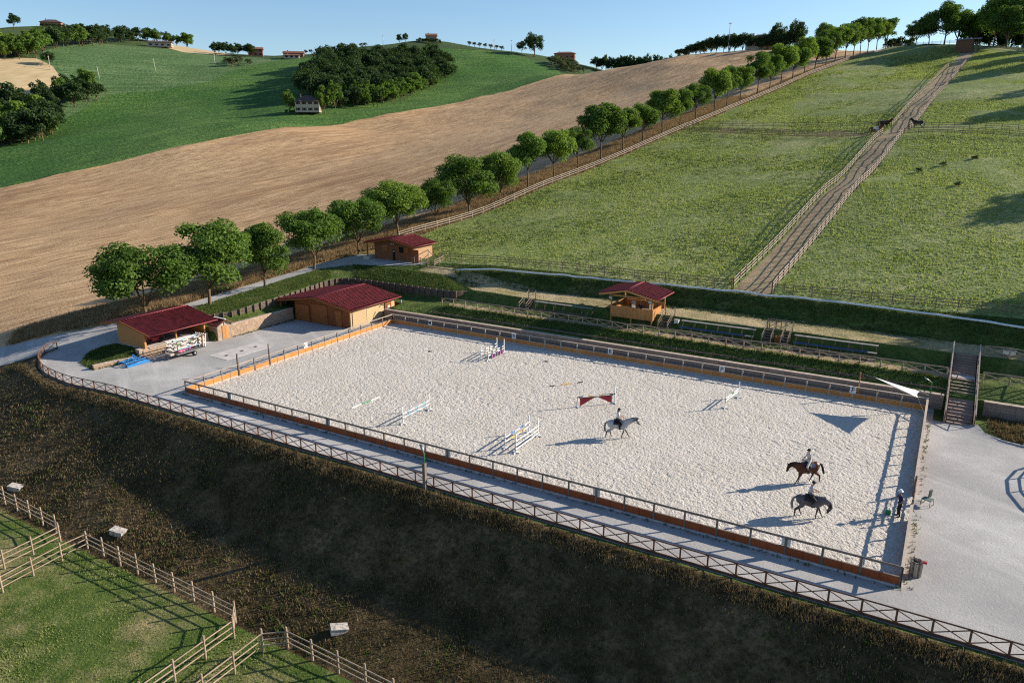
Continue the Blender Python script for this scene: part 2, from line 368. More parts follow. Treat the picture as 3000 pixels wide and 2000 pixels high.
# ------------------------------------------------------------------ ground height
# far ground: control points (x, y, z), interpolated by a thin plate
CP=np.array([
(-23.0,60.0,6.1),(-19.7,77.3,8.0),(-16.5,94.4,11.8),(-13.3,111.1,14.9),(-10.0,128.4,18.5),(-6.7,145.9,22.4),(-3.4,163.1,25.9),(-0.1,180.4,29.5),(3.3,198.3,33.2),(6.6,215.8,37.0),(10.0,233.6,41.0),(13.4,251.8,44.5),(16.9,270.0,47.9),(20.3,287.7,50.6),(23.7,305.9,53.1),(25.6,315.5,54.6),(38.1,48.4,5.6),(39.6,69.0,9.4),(41.6,98.5,15.0),(44.6,140.2,22.9),(47.6,183.8,31.6),(51.6,241.5,42.5),(44.1,69.0,9.7),(45.8,94.2,15.2),(48.7,135.3,23.2),(51.9,180.6,31.8),(56.1,240.5,43.2),(-238.9,99.6,3.4),(-230.4,126.8,8.5),(-221.9,158.6,15.8),(-212.1,195.2,22.9),(-206.8,244.0,26.5),(-199.1,279.8,32.2),(-189.1,334.2,40.0),(-180.1,386.5,50.8),(-174.6,423.5,58.3),(-134.0,420.2,59.0),(-90.5,404.6,62.2),(-57.6,383.3,62.9),(-27.1,359.9,61.0),(0.3,334.6,57.2),(-95.2,29.3,-2.5),(-104.2,55.3,0.2),(-121.8,108.5,6.4),(-126.4,175.0,15.2),(-111.0,247.5,27.8),(-79.9,285.6,39.8),(-236.6,249.8,32.1),(-227.1,276.9,34.2),(-318.7,163.5,18.9),(-315.4,216.8,28.9),(-277.7,241.7,31.5),(-319.3,140.2,13.9),(-342.5,161.0,15.5),(-380.4,236.1,39.2),(-429.6,251.7,59.1),(-418.1,305.3,64.1),(-412.0,391.8,75.6),(-525.1,325.5,86.9),(-467.3,246.1,69.6),(-420.6,205.9,46.6),(-664.9,364.0,112.5),(-651.9,324.8,105.7),(-634.5,395.6,108.4),(-562.3,395.9,96.4),(-522.2,416.4,89.2),(-459.8,428.4,83.1),(-375.1,428.8,83.1),(-372.3,484.4,92.3),(-355.7,522.7,97.6),(-312.1,540.5,90.4),(-274.2,540.1,86.4),(-242.3,523.5,79.1),(-235.4,411.5,57.3),(-269.8,361.5,51.5),(-295.4,325.3,50.5),(-228.5,586.2,74.8),(40.4,293.7,53.6),(50.3,294.1,54.0),(57.0,289.2,52.7),(72.0,269.0,48.2),(27.6,307.8,54.6),
(-4,47.7,5.0),(-10,47,4.4),(-17,47.5,4.4),(-14,53,4.7),(-9,53,5.0),(10,47.7,5.4),(24,47.7,5.5),(55,47.7,5.6),(70,47.7,5.6),(95,47.7,5.6),
(70,75,10.6),(78,105,16.4),(85,140,23.6),(90,180,32),(95,230,42),(100,270,48.5),(130,150,25),(130,60,8),(130,240,44),
(60,340,50),(95,320,45),(50,390,46),(150,330,38),(80,480,32),(10,420,50),(-20,460,48),
(-60,20,-.8),(-45,45,1.8),(-50,75,5),(-150,60,-1.5),(-160,20,-6),(-170,120,6.2),
(-27,-2,-1),(-35,-6,-2.6),(-50,-12,-5),(-80,-10,-6),(-120,-20,-9),(-250,30,-10),(-60,-60,-12),(-150,-100,-20),(-26,10,.9),(-26,25,2),(-26,42,3.3),
(-150,480,54),(-90,470,52),(-290,130,9.5),(-400,150,30),(-620,300,98),(-560,330,91),(-560,220,80),
(-760,430,95),(-700,560,70),(-600,560,72),(-500,560,70),(-420,640,72),(-280,720,60),(-150,680,50),(-900,300,80),(-800,800,40),(-300,900,35),(200,700,20),(-900,-100,0),(400,200,25),(400,600,10),(300,-200,-20),(0,-300,-20),(-400,-300,-20),(-450,50,20),(-350,60,2),(-600,80,50),
(-20,-25,-5.6),(0,-40,-5.6),(30,-40,-5.6),(60,-60,-6),(95,-30,-5.6),(130,-20,-5),(130,20,0),(110,40,2.5),
],float)
def _phi(r2): return np.where(r2>0,.5*r2*np.log(np.maximum(r2,1e-12)),0)
_S=100.
_c=CP[:,:2]/_S; _n=len(_c)
_K=_phi(((_c[:,None]-_c[None])**2).sum(-1))+np.eye(_n)*1e-4
_A=np.zeros((_n+3,_n+3)); _A[:_n,:_n]=_K; _A[:_n,_n]=1; _A[:_n,_n+1:]=_c; _A[_n,:_n]=1; _A[_n+1:,:_n]=_c.T
_w=np.linalg.solve(_A,np.r_[CP[:,2],0,0,0])
def far_z(x,y):
    p=np.stack([np.asarray(x,float).ravel(),np.asarray(y,float).ravel()],1)/_S
    out=np.empty(len(p))
    for i in range(0,len(p),20000):
        q=p[i:i+20000]
        out[i:i+20000]=_phi(((q[:,None]-_c[None])**2).sum(-1))@_w[:_n]+_w[_n]+q@_w[_n+1:]
    return out.reshape(np.shape(x))

# near ground: break lines (x, y, z)
def ln(y, z, xs): return [(x, y, z) for x in xs]
XR = [5.5, 15, 25, 35, 45, 55, 61.2, 64.2, 70, 80, 100]
BK = [(5.5,42.9),(15,43.6),(25,44.2),(35,44.5),(45,44.5),(55,44.0),(61.2,43.2),(64.2,42.9),(70,41.8),(80,40.8),(100,40.2)]
BREAK = [
 [(100,-4.3,0),(66,-4.3,0),(40,-4.3,0),(15,-4.3,0),(-6,-4.3,0),(-12,-4.9,0),(-17,-4.4,0),(-20,-3.4,0),(-23,-1.8,0),(-25.5,.4,0)],
 [(100,-5.2,-.35),(66,-5.2,-.35),(40,-5.2,-.35),(15,-5.2,-.35),(-6,-5.2,-.35),(-12.2,-5.8,-.35),(-17.4,-5.2,-.35),(-20.6,-4.1,-.35),(-23.6,-2.5,-.4),(-26.3,-.7,-.55)],
 [(100,-10.4,-3.7),(66,-10.4,-3.7),(40,-10.4,-3.7),(15,-10.4,-3.7),(4,-10.5,-3.1),(-6,-10.6,-2.75),(-14,-11,-2.6),(-20,-10,-2.5),(-25,-8.5,-2.4),(-29,-6.8,-2.3)],
 [(100,-16,-5),(66,-16,-5),(40,-16,-5),(15,-16,-5),(-6,-16,-5),(-16,-16.5,-4.9),(-24,-15.5,-4.8)],
 [(100,31.25,0),(60.6,31.25,0),(30,31.25,0),(-2.4,31.25,0),(-2.4,34.1,0),(-12.55,34.1,0),(-12.55,25.3,0),(-12.55,15.5,0),(-12.55,13.2,0),(-13.45,13,0),(-13.45,9,0),(-13.45,5,0),(-13.9,2,0),(-14.4,-.4,0)],
 [(100,31.6,1.3),(60.6,31.6,1.3),(30,31.6,1.3),(-2.1,31.6,1.35),(-2.1,34.5,1.5),(-12.85,34.5,1.5),(-12.85,25.3,1.42),(-12.85,15.5,1.4),(-12.85,13.5,1.1),(-13.75,13.1,.85),(-13.75,9,.75),(-13.75,5.2,.75),(-14.2,2,.4),(-14.6,-.2,.05)],
 ln(32.6,1.45,XR), ln(34.4,2.05,XR), ln(38.3,2.15,XR), ln(39.4,3.3,XR), [(x,y,3.45) for x,y in BK], [(x,y+1.9,5.02) for x,y in BK],
 [(5.2,40.2,2.6),(4,38.55,1.75),(-2,38.55,1.6),(-8,38.55,1.6),(-13.8,38.5,1.6),(-15.7,37.6,1.6),(-16.3,35,1.55),(-15.7,31,1.5),(-15.3,27.5,1.5),(-15.2,24,1.45),(-15.3,21.5,1.45),(-15.6,18.7,1.4),(-17,15.5,1.35)],
 [(5.0,40.6,3.0),(3.8,38.95,3.0),(-2,38.95,3.0),(-8,38.95,3.0),(-14,38.9,3.0),(-16.1,37.9,3.0),(-16.75,35.1,2.9),(-16.15,31,2.75),(-15.75,27.5,2.65),(-15.65,24,2.5),(-15.75,21.5,2.3),(-16.0,18.8,2.0),(-17.35,15.6,1.9)],
 [(5.6,43.2,3.9),(-2,43,4.1),(-8,43,4.15),(-14,42.6,4.1),(-18,40.5,3.7),(-20.5,36,3.1)],
 [(-5,46,4.6),(-10,45.5,4.4),(-16,45.8,4.4)],
 [(-17,-2,0),(-19.5,0,.05),(-22,1,.0),(-20,2,.15),(-20.4,4.2,.4),(-18.9,5.4,.75),(-18.9,13,.85)],
 [(-23,6,.5),(-23.5,10,.9),(-23.4,16,1.4),(-23.2,22,1.8),(-22.9,30,2.45),(-22.3,38,3.2),(-20,43,4.0)],
 [(-30,4,-.2),(-27,12,.95),(-26.3,25,2.0),(-26,40,3.2)],
 [(-18.9,13,.85),(-18.5,15.3,1.5)],[(-31,-3,-1.6),(-28,0,-.7)],
 [(64.3,25.4,.02),(67,25.2,.02),(100,25.2,.02)],[(64.3,28.5,.35),(100,28.5,.4)],
 [(61.4,-45,-5.6),(20,-45,-5.6)],
]
_rb = random.Random(12)
def _rag(bl, amp):
    out = []
    for a, b in zip(bl, bl[1:]):
        n = max(1, int(math.dist(a[:2], b[:2])/1.6))
        for k in range(n):
            f = k/n; out.append((a[0]+(b[0]-a[0])*f, a[1]+(b[1]-a[1])*f+(_rb.uniform(-amp, amp) if k else 0), a[2]+(b[2]-a[2])*f+(_rb.uniform(-.08, .08) if k else 0)))
    return out+[bl[-1]]
BREAK = [_rag(bl, .32) if (bl[0][0] == 5.5 and bl[0][1] > 34) else bl for bl in BREAK]
NX0, NX1, NY0, NY1 = -34., 100., -45., 50.
_bp = []; _be = []
for bl in BREAK:
    o = len(_bp); _bp += bl; _be += [(o+i, o+i+1) for i in range(len(bl)-1)]
_bd = [(x, y) for x in np.linspace(NX0, NX1, 24) for y in (NY0, NY1)] + [(x, y) for y in np.linspace(NY0, NY1, 16)[1:-1] for x in (NX0, NX1)]
_bz = far_z(np.array([p[0] for p in _bd]), np.array([p[1] for p in _bd]))
for p, z in zip(_bd, _bz): _bp.append((p[0], p[1], float(z)))
_r = delaunay_2d_cdt([Vector(p[:2]) for p in _bp], _be, [], 0, 1e-4, True)
_tv = np.array([(v.x, v.y) for v in _r[0]]); _tz = np.array([_bp[o[0]][2] if o else 0. for o in _r[3]])
for i, o in enumerate(_r[3]):
    if not o: _tz[i] = far_z(_tv[i:i+1,0], _tv[i:i+1,1])[0]
_tt = np.array([f for f in _r[2]])
def near_z(x, y):
    x = np.asarray(x, float).ravel(); y = np.asarray(y, float).ravel(); out = np.full(x.shape, np.nan)
    A = _tv[_tt[:,0]]; B = _tv[_tt[:,1]]; Cc = _tv[_tt[:,2]]
    det = (B[:,0]-A[:,0])*(Cc[:,1]-A[:,1])-(Cc[:,0]-A[:,0])*(B[:,1]-A[:,1])
    for i in range(0, len(x), 8000):
        px = x[i:i+8000,None]; py = y[i:i+8000,None]
        u = ((px-A[:,0])*(Cc[:,1]-A[:,1])-(Cc[:,0]-A[:,0])*(py-A[:,1]))/det
        v = ((B[:,0]-A[:,0])*(py-A[:,1])-(px-A[:,0])*(B[:,1]-A[:,1]))/det
        ok = (u >= -1e-6) & (v >= -1e-6) & (u+v <= 1+1e-6); k = ok.argmax(1); r = np.arange(len(k)); h = ok[r, k]
        uu = u[r, k]; vv = v[r, k]; t = _tt[k]
        out[i:i+8000] = np.where(h, _tz[t[:,0]]*(1-uu-vv)+_tz[t[:,1]]*uu+_tz[t[:,2]]*vv, np.nan)
    return out
def gz(x, y):
    x = np.atleast_1d(np.asarray(x, float)); y = np.atleast_1d(np.asarray(y, float)); shp = x.shape
    x = x.ravel(); y = y.ravel(); z = far_z(x, y)
    d = np.minimum(np.minimum(x-NX0, NX1-x), np.minimum(y-NY0, NY1-y)); m = d > 0
    if m.any():
        n = near_z(x[m], y[m]); w = np.clip(d[m]/2.5, 0, 1); w = w*w*(3-2*w); w = np.where(np.isnan(n), 0, w)
        z[m] = z[m]*(1-w)+np.nan_to_num(n)*w
    return z.reshape(shp)
def g1(x, y): return float(gz(x, y)[0])

# ------------------------------------------------------------------ ground regions
def row_x(y): return -23+.19*(y-60)          # line of the hillside tree row
def lane_l(y): return 38.1+.07*(y-48)
def lane_r(y): return 42.6+.07*(y-48)
P_GRAVEL = [(100,-3.75),(66,-3.75),(-6,-3.75),(-12,-4.35),(-17,-3.85),(-20,-2.85),(-23,-1.3),(-25.1,.5),(-28.5,-2.6),(-34,-7),(-45,-13),(-52,-10),(-42,-3),(-35,2.5),(-31,7),(-26.8,12),(-26.2,22),(-25.8,32),(-25,42),(-22,48.5),(-18,50.5),(-17.4,47.2),(-7.4,47.2),(-6.8,46.3),(-11,44.3),(-17,43),(-22,39.5),(-23,32),(-23.4,24),(-23.7,15),(-22.7,9.4),(-19.1,5.4),(-18.9,13),(-13.45,13),(-12.55,13.2),(-12.55,25.3),(-12.55,34.1),(-2.4,34.1),(-2.4,31.25),(60.6,31.25),(60.6,28.2),(63.9,28.2),(64.3,26.9),(65.6,25.7),(68,25.2),(100,25.2)]
P_WEDGE = [(-14.4,-.4),(-13.9,2),(-13.6,5.2),(-18.9,5.4),(-20.4,4.4),(-20.1,2.4),(-17.5,.2)]
P_ARENA = [(.03,.03),(59.97,.03),(59.97,30.18),(.03,30.18)]
P_LANE = [(lane_l(46.8)+.2,46.8),(lane_r(46.8)-.2,46.8)]+[(lane_r(y)-.2,y) for y in range(60,281,20)]+[(lane_l(y)+.2,y) for y in range(280,59,-20)]
P_PADDOCK = [(-6.2,47.4),(-6.8,52),(-17.5,55.5),(row_x(58)+2.2,58)]+[(row_x(y)+2.2,y) for y in range(80,311,20)]+[(28,312),(40,297),(52,294),(58,288),(73,271),(95,265),(150,260),(150,47.4)]
P_VERGE = [(-26.2,12),(-26,22),(-25.8,32),(-25,42),(-22,48.7),(-18,50.7),(-18,54),(row_x(58)+2.2,58)]+[(row_x(y)+2.2,y) for y in range(80,321,20)]+[(row_x(y)-2.6,y) for y in range(320,59,-20)]+[(-27.2,45),(-28.2,32),(-28.4,22),(-28.8,13),(-33,6.5),(-31,7)]
P_STUB = [(-31,7),(-35,2.5),(-42,-3),(-52,-10),(-90,-25),(-150,-30),(-270,20),(-245,80),(-238.9,99.6),(-230.4,126.8),(-221.9,158.6),(-212.1,195.2),(-206.8,244.0),(-199.1,279.8),(-189.1,334.2),(-180.1,386.5),(-174.6,423.5),(-160,440),(-134,430),(-90,415),(-58,395),(-27,372),(0,347),(24,330),(row_x(320)-2.6,320),(row_x(200)-2.6,200),(row_x(60)-2.6,60),(-27.2,45),(-28.2,32),(-28.4,22),(-28.8,13)]
P_HAY = [(-478,212),(-474,226),(-464,241),(-445,240),(-420,232),(-408,208),(-412,188),(-450,185)]
P_HAY2 = [(-480,366),(-465,398),(-520,425),(-560,408),(-530,378)]
P_TERR = [(4.5,36.4),(10,36.2),(61.4,36.1),(61.4,34.5),(10,34.5),(5.5,34.9)]
P_DRYT = [(-6,43.6),(2,41.8),(5.6,40.4),(9,39.5),(61.4,39.35),(78,39.4),(78,40.8),(70,41.6),(61.2,43.0),(55,43.8),(45,44.3),(35,44.3),(25,44.0),(15,43.5),(4,44.0),(-1,45.6),(-6,46)]
P_BANK = [(-30,12),(-28,5),(-25.5,.4),(-14.6,-4),(140,-4.1),(140,47.4),(-6.2,47.4),(-6.8,52),(-17.5,55.5),(-18,50.7),(-22,48.7),(-25,42)]
P_LOWPAD = [(-60,-16.2),(26.6,-16.3),(60,-16.5),(60,-70),(-60,-70)]
P_XPATH = [(-1.5,149.0),(44.2,136.4),(44.6,147.6),(-3.2,153.8)]
P_FRONT = [(-60,-12),(-42,-12),(-28.5,-2.6),(-25.1,.5),(-20,-2.85),(-12,-4.35),(-6,-3.75),(140,-3.75),(140,-70),(-60,-70)]
REG = [('arena',P_ARENA),('grass_wedge',P_WEDGE),('gravel_yard',P_GRAVEL),('dirt_lane',P_LANE),('lower_paddock',P_LOWPAD),('worn_path',P_XPATH),('dry_verge',P_VERGE),('paddock',P_PADDOCK),('stubble_field',P_STUB),('hay_field',P_HAY),('hay_field_far',P_HAY2),('terrace_path',P_TERR),('dry_terrace',P_DRYT),('grass_bank',P_BANK),('meadow',P_FRONT)]
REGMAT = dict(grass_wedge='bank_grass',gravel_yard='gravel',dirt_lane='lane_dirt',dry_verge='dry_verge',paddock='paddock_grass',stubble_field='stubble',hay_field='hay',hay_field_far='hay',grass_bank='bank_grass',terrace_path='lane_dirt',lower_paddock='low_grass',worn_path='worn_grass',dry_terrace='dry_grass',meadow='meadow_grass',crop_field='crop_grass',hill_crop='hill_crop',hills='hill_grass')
P_CROP = [(-174.6,423.5),(-180.1,386.5),(-189.1,334.2),(-199.1,279.8),(-206.8,244.0),(-212.1,195.2),(-221.9,158.6),(-230.4,126.8),(-238.9,99.6),(-245,80),(-270,20),(-340,100),(-345,150),(-400,205),(-470,245),(-500,280),(-540,330),(-500,365),(-440,395),(-400,398),(-370,415),(-345,440),(-325,470),(-270,500),(-235,500),(-205,475),(-190,450)]
P_HCROP = [(-345,150),(-400,205),(-470,245),(-500,280),(-540,330),(-500,365),(-440,395),(-400,398),(-392,340),(-372,300),(-380,262),(-392,240),(-372,205)]
REG.append(('hill_crop', P_HCROP)); REG.append(('crop_field', P_CROP))
def build_ground():
    pts = []; edges = []
    def dens(poly, step):
        out = []
        for i in range(len(poly)):
            a = np.array(poly[i][:2]); b = np.array(poly[(i+1) % len(poly)][:2]); n = max(1, int(np.hypot(*(b-a))/step))
            out += [tuple(a+(b-a)*k/n) for k in range(n)]
        return out
    for nm, poly in REG:
        d = dens(poly, 1.5 if nm in ('arena','grass_wedge','gravel_yard','dirt_lane') else 4 if nm in ('paddock','dry_verge','grass_bank','meadow') else 8)
        o = len(pts); pts += d; edges += [(o+i, o+(i+1) % len(d)) for i in range(len(d))]
    for bl in BREAK:
        for i in range(len(bl)-1):
            a = np.array(bl[i][:2]); b = np.array(bl[i+1][:2]); n = max(1, int(np.hypot(*(b-a))/1.2)); o = len(pts)
            pts += [tuple(a+(b-a)*k/n) for k in range(n+1)]; edges += [(o+k, o+k+1) for k in range(n)]
    rs = np.random.RandomState(3)
    def grid(x0, x1, y0, y1, s, excl=None):
        gx, gy = np.meshgrid(np.arange(x0, x1, s), np.arange(y0, y1, s)); gx = gx.ravel()+rs.uniform(-.3,.3,gx.size)*s; gy = gy.ravel()+rs.uniform(-.3,.3,gy.size)*s
        if excl: k = ~((gx > excl[0]) & (gx < excl[1]) & (gy > excl[2]) & (gy < excl[3])); gx = gx[k]; gy = gy[k]
        return list(zip(gx, gy))
    g = grid(-40, 100, -45, 56, 1.0)
    g = [p for p in g if not (.5 < p[0] < 59.5 and .5 < p[1] < 29.7)]
    pts += g
    pts += grid(-40, 130, 56, 340, 2.6)
    pts += grid(-270, 140, -60, 450, 6, (-40, 130, -45, 340))
    pts += grid(-720, 140, -60, 640, 12, (-270, 140, -60, 450))
    pts += grid(-1600, 900, -500, 1600, 60, (-720, 140, -60, 640))
    r = delaunay_2d_cdt([Vector(p) for p in pts], edges, [], 0, 1e-3, False)
    V = np.array([(v.x, v.y) for v in r[0]]); T = np.array([f for f in r[2] if len(f) == 3])
    z = gz(V[:,0], V[:,1])
    cx = V[T].mean(1); reg = np.full(len(T), -1)
    for k in range(len(REG)-1, -1, -1):
        reg[in_poly(cx[:,0], cx[:,1], REG[k][1])] = k
    # gentle unevenness away from the flat yards
    hard = np.zeros(len(V), bool)
    for k, (nm, _) in enumerate(REG):
        if nm in ('arena', 'gravel_yard'): hard[T[reg == k].ravel()] = True
    dist = np.hypot(V[:,0]-60, V[:,1]+40); amp = np.where(dist < 130, .07, .22); amp[dist > 330] = .5
    nz = (vnoise(V[:,0], V[:,1], 2.3, 1)-.5)*.9+(vnoise(V[:,0], V[:,1], 7, 2)-.5)*1.6+(vnoise(V[:,0], V[:,1], 26, 5)-.5)*np.where(dist > 200, 3, .6)
    z = z+np.where(hard, 0, amp*nz)
    VV = np.column_stack([V, z])
    outs = {}
    for k in range(-1, len(REG)):
        nm = REG[k][0] if k >= 0 else 'hills'
        if nm == 'arena': continue
        t = T[reg == k]
        if not len(t): continue
        u, inv = np.unique(t, return_inverse=True)
        me = np_mesh(nm, VV[u], inv.reshape(t.shape).ravel(), 3, REGMAT[nm], True)
        o = link(nm, me); o['kind'] = 'structure'; outs[nm] = o
    return outs
GROUND = build_ground()

# riding surface: hoof-pocked sand
def build_sand():
    nx, ny = 620, 312; gx = np.linspace(.02, 59.98, nx); gy = np.linspace(.02, 30.2, ny); X, Y = np.meshgrid(gx, gy)
    rs = np.random.RandomState(5); X = X+rs.uniform(-.03,.03,X.shape); Y = Y+rs.uniform(-.03,.03,Y.shape)
    edge = np.minimum(np.minimum(X, 60-X), np.minimum(Y, 30.2-Y)); act = .55+.75*vnoise(X,Y,6.5,15); act = np.where((edge > .7) & (edge < 2.6), act*1.25, act)
    h = (vnoise(X,Y,.21,11)-.5)*.040*act+(vnoise(X,Y,1.4,12)-.5)*.012+(vnoise(X,Y,6,13)-.5)*.03
    pit = vnoise(X,Y,.24,14); h -= np.clip(pit-.64,0,1)*.16*act
    Z = .03+h
    V = np.column_stack([X.ravel(), Y.ravel(), Z.ravel()]); i = (np.arange(ny-1)[:,None]*nx+np.arange(nx-1)[None]).ravel()
    F = np.column_stack([i, i+1, i+nx+1, i+nx]).ravel()
    o = link('riding_arena', np_mesh('riding_arena', V, F, 4, 'sand', True)); o['kind'] = 'structure'
build_sand()

# ------------------------------------------------------------------ fences
def lerp(a, b, t): return tuple(p+(q-p)*t for p, q in zip(a, b))
def along(pts, step):
    """resample a polyline of (x, y) evenly"""
    seg = [math.dist(pts[i], pts[i+1]) for i in range(len(pts)-1)]; L = sum(seg); n = max(1, round(L/step)); out = []
    for k in range(n+1):
        s = L*k/n; i = 0
        while i < len(seg)-1 and s > seg[i]+1e-9: s -= seg[i]; i += 1
        out.append(lerp(pts[i], pts[i+1], min(1, s/seg[i])))
    return out
def rail_fence(label, pts, step, h, rails, mp, mr, group=None, rp=.06, rr=.045, jit=.02, raw=False, shape='log'):
    P = pts if raw else along(pts, step); zs = gz([p[0] for p in P], [p[1] for p in P])
    t = thing('post_and_rail_fence', (P[0][0], P[0][1], float(zs[0])), label, 'fence', group)
    rs = random.Random(zlib.crc32(label.encode()))
    tops = []
    for (x, y), z in zip(P, zs):
        j = Vector((rs.uniform(-jit, jit), rs.uniform(-jit, jit), 0)); hh = h*rs.uniform(.96, 1.05)
        beam('post', (x, y, z-.15), Vector((x, y, z+hh))+j, rp, rp, mp, t, 'post'); tops.append((x, y, z))
    for i in range(len(tops)-1):
        for r in rails:
            a = Vector(tops[i]); b = Vector(tops[i+1]); a.z += r+rs.uniform(-jit, jit); b.z += r+rs.uniform(-jit, jit)
            e = (b-a).normalized()*.08
            beam('rail', a-e, b+e, rr, rr if shape == 'log' else rr*2.4, mr, t, shape)
    return t
def cross_fence(label, pts, step, h, m, group=None, r=.05, board=True, mb=None):
    P = along(pts, step); zs = gz([p[0] for p in P], [p[1] for p in P])
    t = thing('cross_brace_fence', (P[0][0], P[0][1], float(zs[0])), label, 'fence', group)
    rs = random.Random(zlib.crc32(label.encode()))
    W = [Vector((p[0], p[1], float(z))) for p, z in zip(P, zs)]
    up = Vector((0, 0, 1))
    for p in W: beam('post', p-up*.15, p+up*(h*rs.uniform(.98, 1.02)), r*1.25, r*1.25, m, t, 'post')
    for a, b in zip(W, W[1:]):
        e = (b-a).normalized()*.05
        beam('top_rail', a+up*h-e, b+up*h+e, r, r, m, t, 'log')
        beam('brace', a+up*.16, b+up*(h-.06), r*.7, r*.7, m, t, 'log')
        s = (b-a).cross(up).normalized()*.05
        beam('brace', a+up*(h-.06)+s, b+up*.16+s, r*.7, r*.7, m, t, 'log')
        if board: beam('base_board', a+up*.09, b+up*.09, .04, .16, mb or m, t)
    return t

# the long brown cross fence on the brink
cross_fence('long brown cross-braced fence along the embankment edge in front of the arena', [(68, -3.65), (30, -3.65), (-6, -3.65), (-12, -4.25), (-17, -3.75), (-20, -2.75), (-23, -1.2), (-24.6, .3), (-24.9, 1.8)], 1.6, .92, 'wood_brown', r=.045)
cross_fence('grey cross-braced fence on the terrace in front of the spectator benches', [(4.3, 35.0), (15, 34.75), (61.2, 34.75)], 1.85, .92, 'wood_fence', r=.055, board=False)
cross_fence('short cross-braced fence on the lower terrace right of the stairs', [(64.0, 34.8), (78, 34.8)], 1.9, .92, 'wood_fence', r=.055, board=False)
cross_fence('short cross-braced fence on the upper terrace right of the stairs', [(64.0, 39.6), (78, 39.6)], 1.9, .92, 'wood_fence', r=.055, board=False)

# arena enclosure, one thing for each side
def arena_side(label, A, B, n, inward, rail_m, post_m, kick_m, flat, skip=()):
    A = Vector((*A, 0)); B = Vector((*B, 0)); t = thing('arena_fence', A, label, 'fence', 'fence sides of the riding arena'); d = (B-A)/n; up = Vector((0, 0, 1)); iw = Vector((*inward, 0))
    for i in range(n+1):
        p = A+d*i
        if any(a+.05 < i < b-.05 for a, b in skip): continue
        beam('post', p-up*.1, p+up*1.2, .075, .075, post_m, t, 'log')
    for i in range(n):
        if any(a <= i < b for a, b in skip): continue
        a = A+d*i; b = a+d; e = d.normalized()*.02
        if flat: beam('top_rail', a+up*1.22-e, b+up*1.22+e, .17, .055, rail_m, t)
        else: beam('top_rail', a+up*1.2-e, b+up*1.2+e, .075, .075, rail_m, t, 'log')
        m = (a+b)/2; o = iw*.02
        g = d.normalized()*.03
        beam('kick_board', a+g+up*.345+o, m-g+up*.345+o, .045, .47, kick_m, t)
        beam('kick_board', m+g+up*.345+o, b-g+up*.345+o, .045, .47, kick_m, t)
        beam('short_post', m-up*.1, m+up*.63, .045, .045, kick_m if not flat else post_m, t, 'log')
        beam('board_cap', a+up*.6+o, b+up*.6+o, .10, .03, rail_m, t)
        beam('kerb', a+up*.045-iw*.03, b+up*.045-iw*.03, .12, .11, 'concrete', t)
    return t
arena_side('near long side of arena fence, grey rail above red-brown kick boards', (0, 0), (60, 0), 30, (0, 1), 'wood_grey', 'wood_grey', 'wood_red', False)
arena_side('far long side of arena fence, pale rail above orange kick boards by stone wall', (0, 30.2), (60, 30.2), 30, (0, -1), 'wood_pale', 'wood_pale', 'wood_orange', True)
arena_side('left short side of arena fence beside the gravel yard, pale flat rail', (0, 30.2), (0, 0), 15, (1, 0), 'wood_pale', 'wood_grey', 'wood_orange', True, ((9.5, 12),))
arena_side('right short side of arena fence, pale flat rail seen nearly edge on', (60, 0), (60, 30.2), 15, (-1, 0), 'wood_pale', 'wood_grey', 'wood_orange', True, ((4, 6),))

# gate in the left side
g = thing('arena_gate', (0, 7.6, 0), 'wooden arena gate between tall bent posts at the gravel yard', 'gate')
for y in (6.05, 10.08):
    b = MB(); b.tube([(.02, y, -.1), (.02, y, 1.75), (-.05, y+.06, 2.05), (-.18, y+.16, 2.25)], [.11, .10, .09, .08], 10); b.build('gate_post', 'wood_grey', g, True)
beam('post', (0, 8.05, -.05), (0, 8.05, 1.3), .06, .06, 'wood_grey', g, 'log')
for y0, y1, m in ((6.2, 7.95, 'wood_orange'), (8.15, 9.95, 'wood_honey')):
    beam('gate_board', (.03, y0, .32), (.03, y1, .32), .05, .42, m, g); beam('gate_rail', (0, y0, 1.2), (0, y1, 1.2), .10, .06, 'wood_pale', g)
    beam('gate_brace', (-.04, y0+.1, .55), (-.04, y1-.1, 1.15), .04, .05, 'wood_grey', g); beam('gate_sill', (0, y0, .06), (0, y1, .06), .12, .10, 'wood_pale', g)
# gate in the right side
g = thing('arena_gate', (60, 8, 0), 'open-barred dark gate in the right arena fence beside the standing man', 'gate')
for y in (8.15, 11.95): beam('gate_post', (60.02, y, -.1), (60.02, y, 1.55), .075, .075, 'wood_grey', g, 'post')
for z in (.3, .62, .92, 1.2): beam('gate_rail', (60.05, 8.25, z), (60.05, 11.85, z), .05, .05, 'wood_brown', g, 'log')
for y in (8.3, 10.05, 11.8): beam('gate_upright', (60.05, y, .2), (60.05, y, 1.28), .04, .04, 'dark_steel', g)
beam('latch', (60.1, 8.2, .95), (60.1, 8.5, .95), .05, .09, 'dark_steel', g)
beam('hinge', (60.1, 11.6, .5), (60.1, 11.95, .5), .05, .07, 'dark_steel', g)

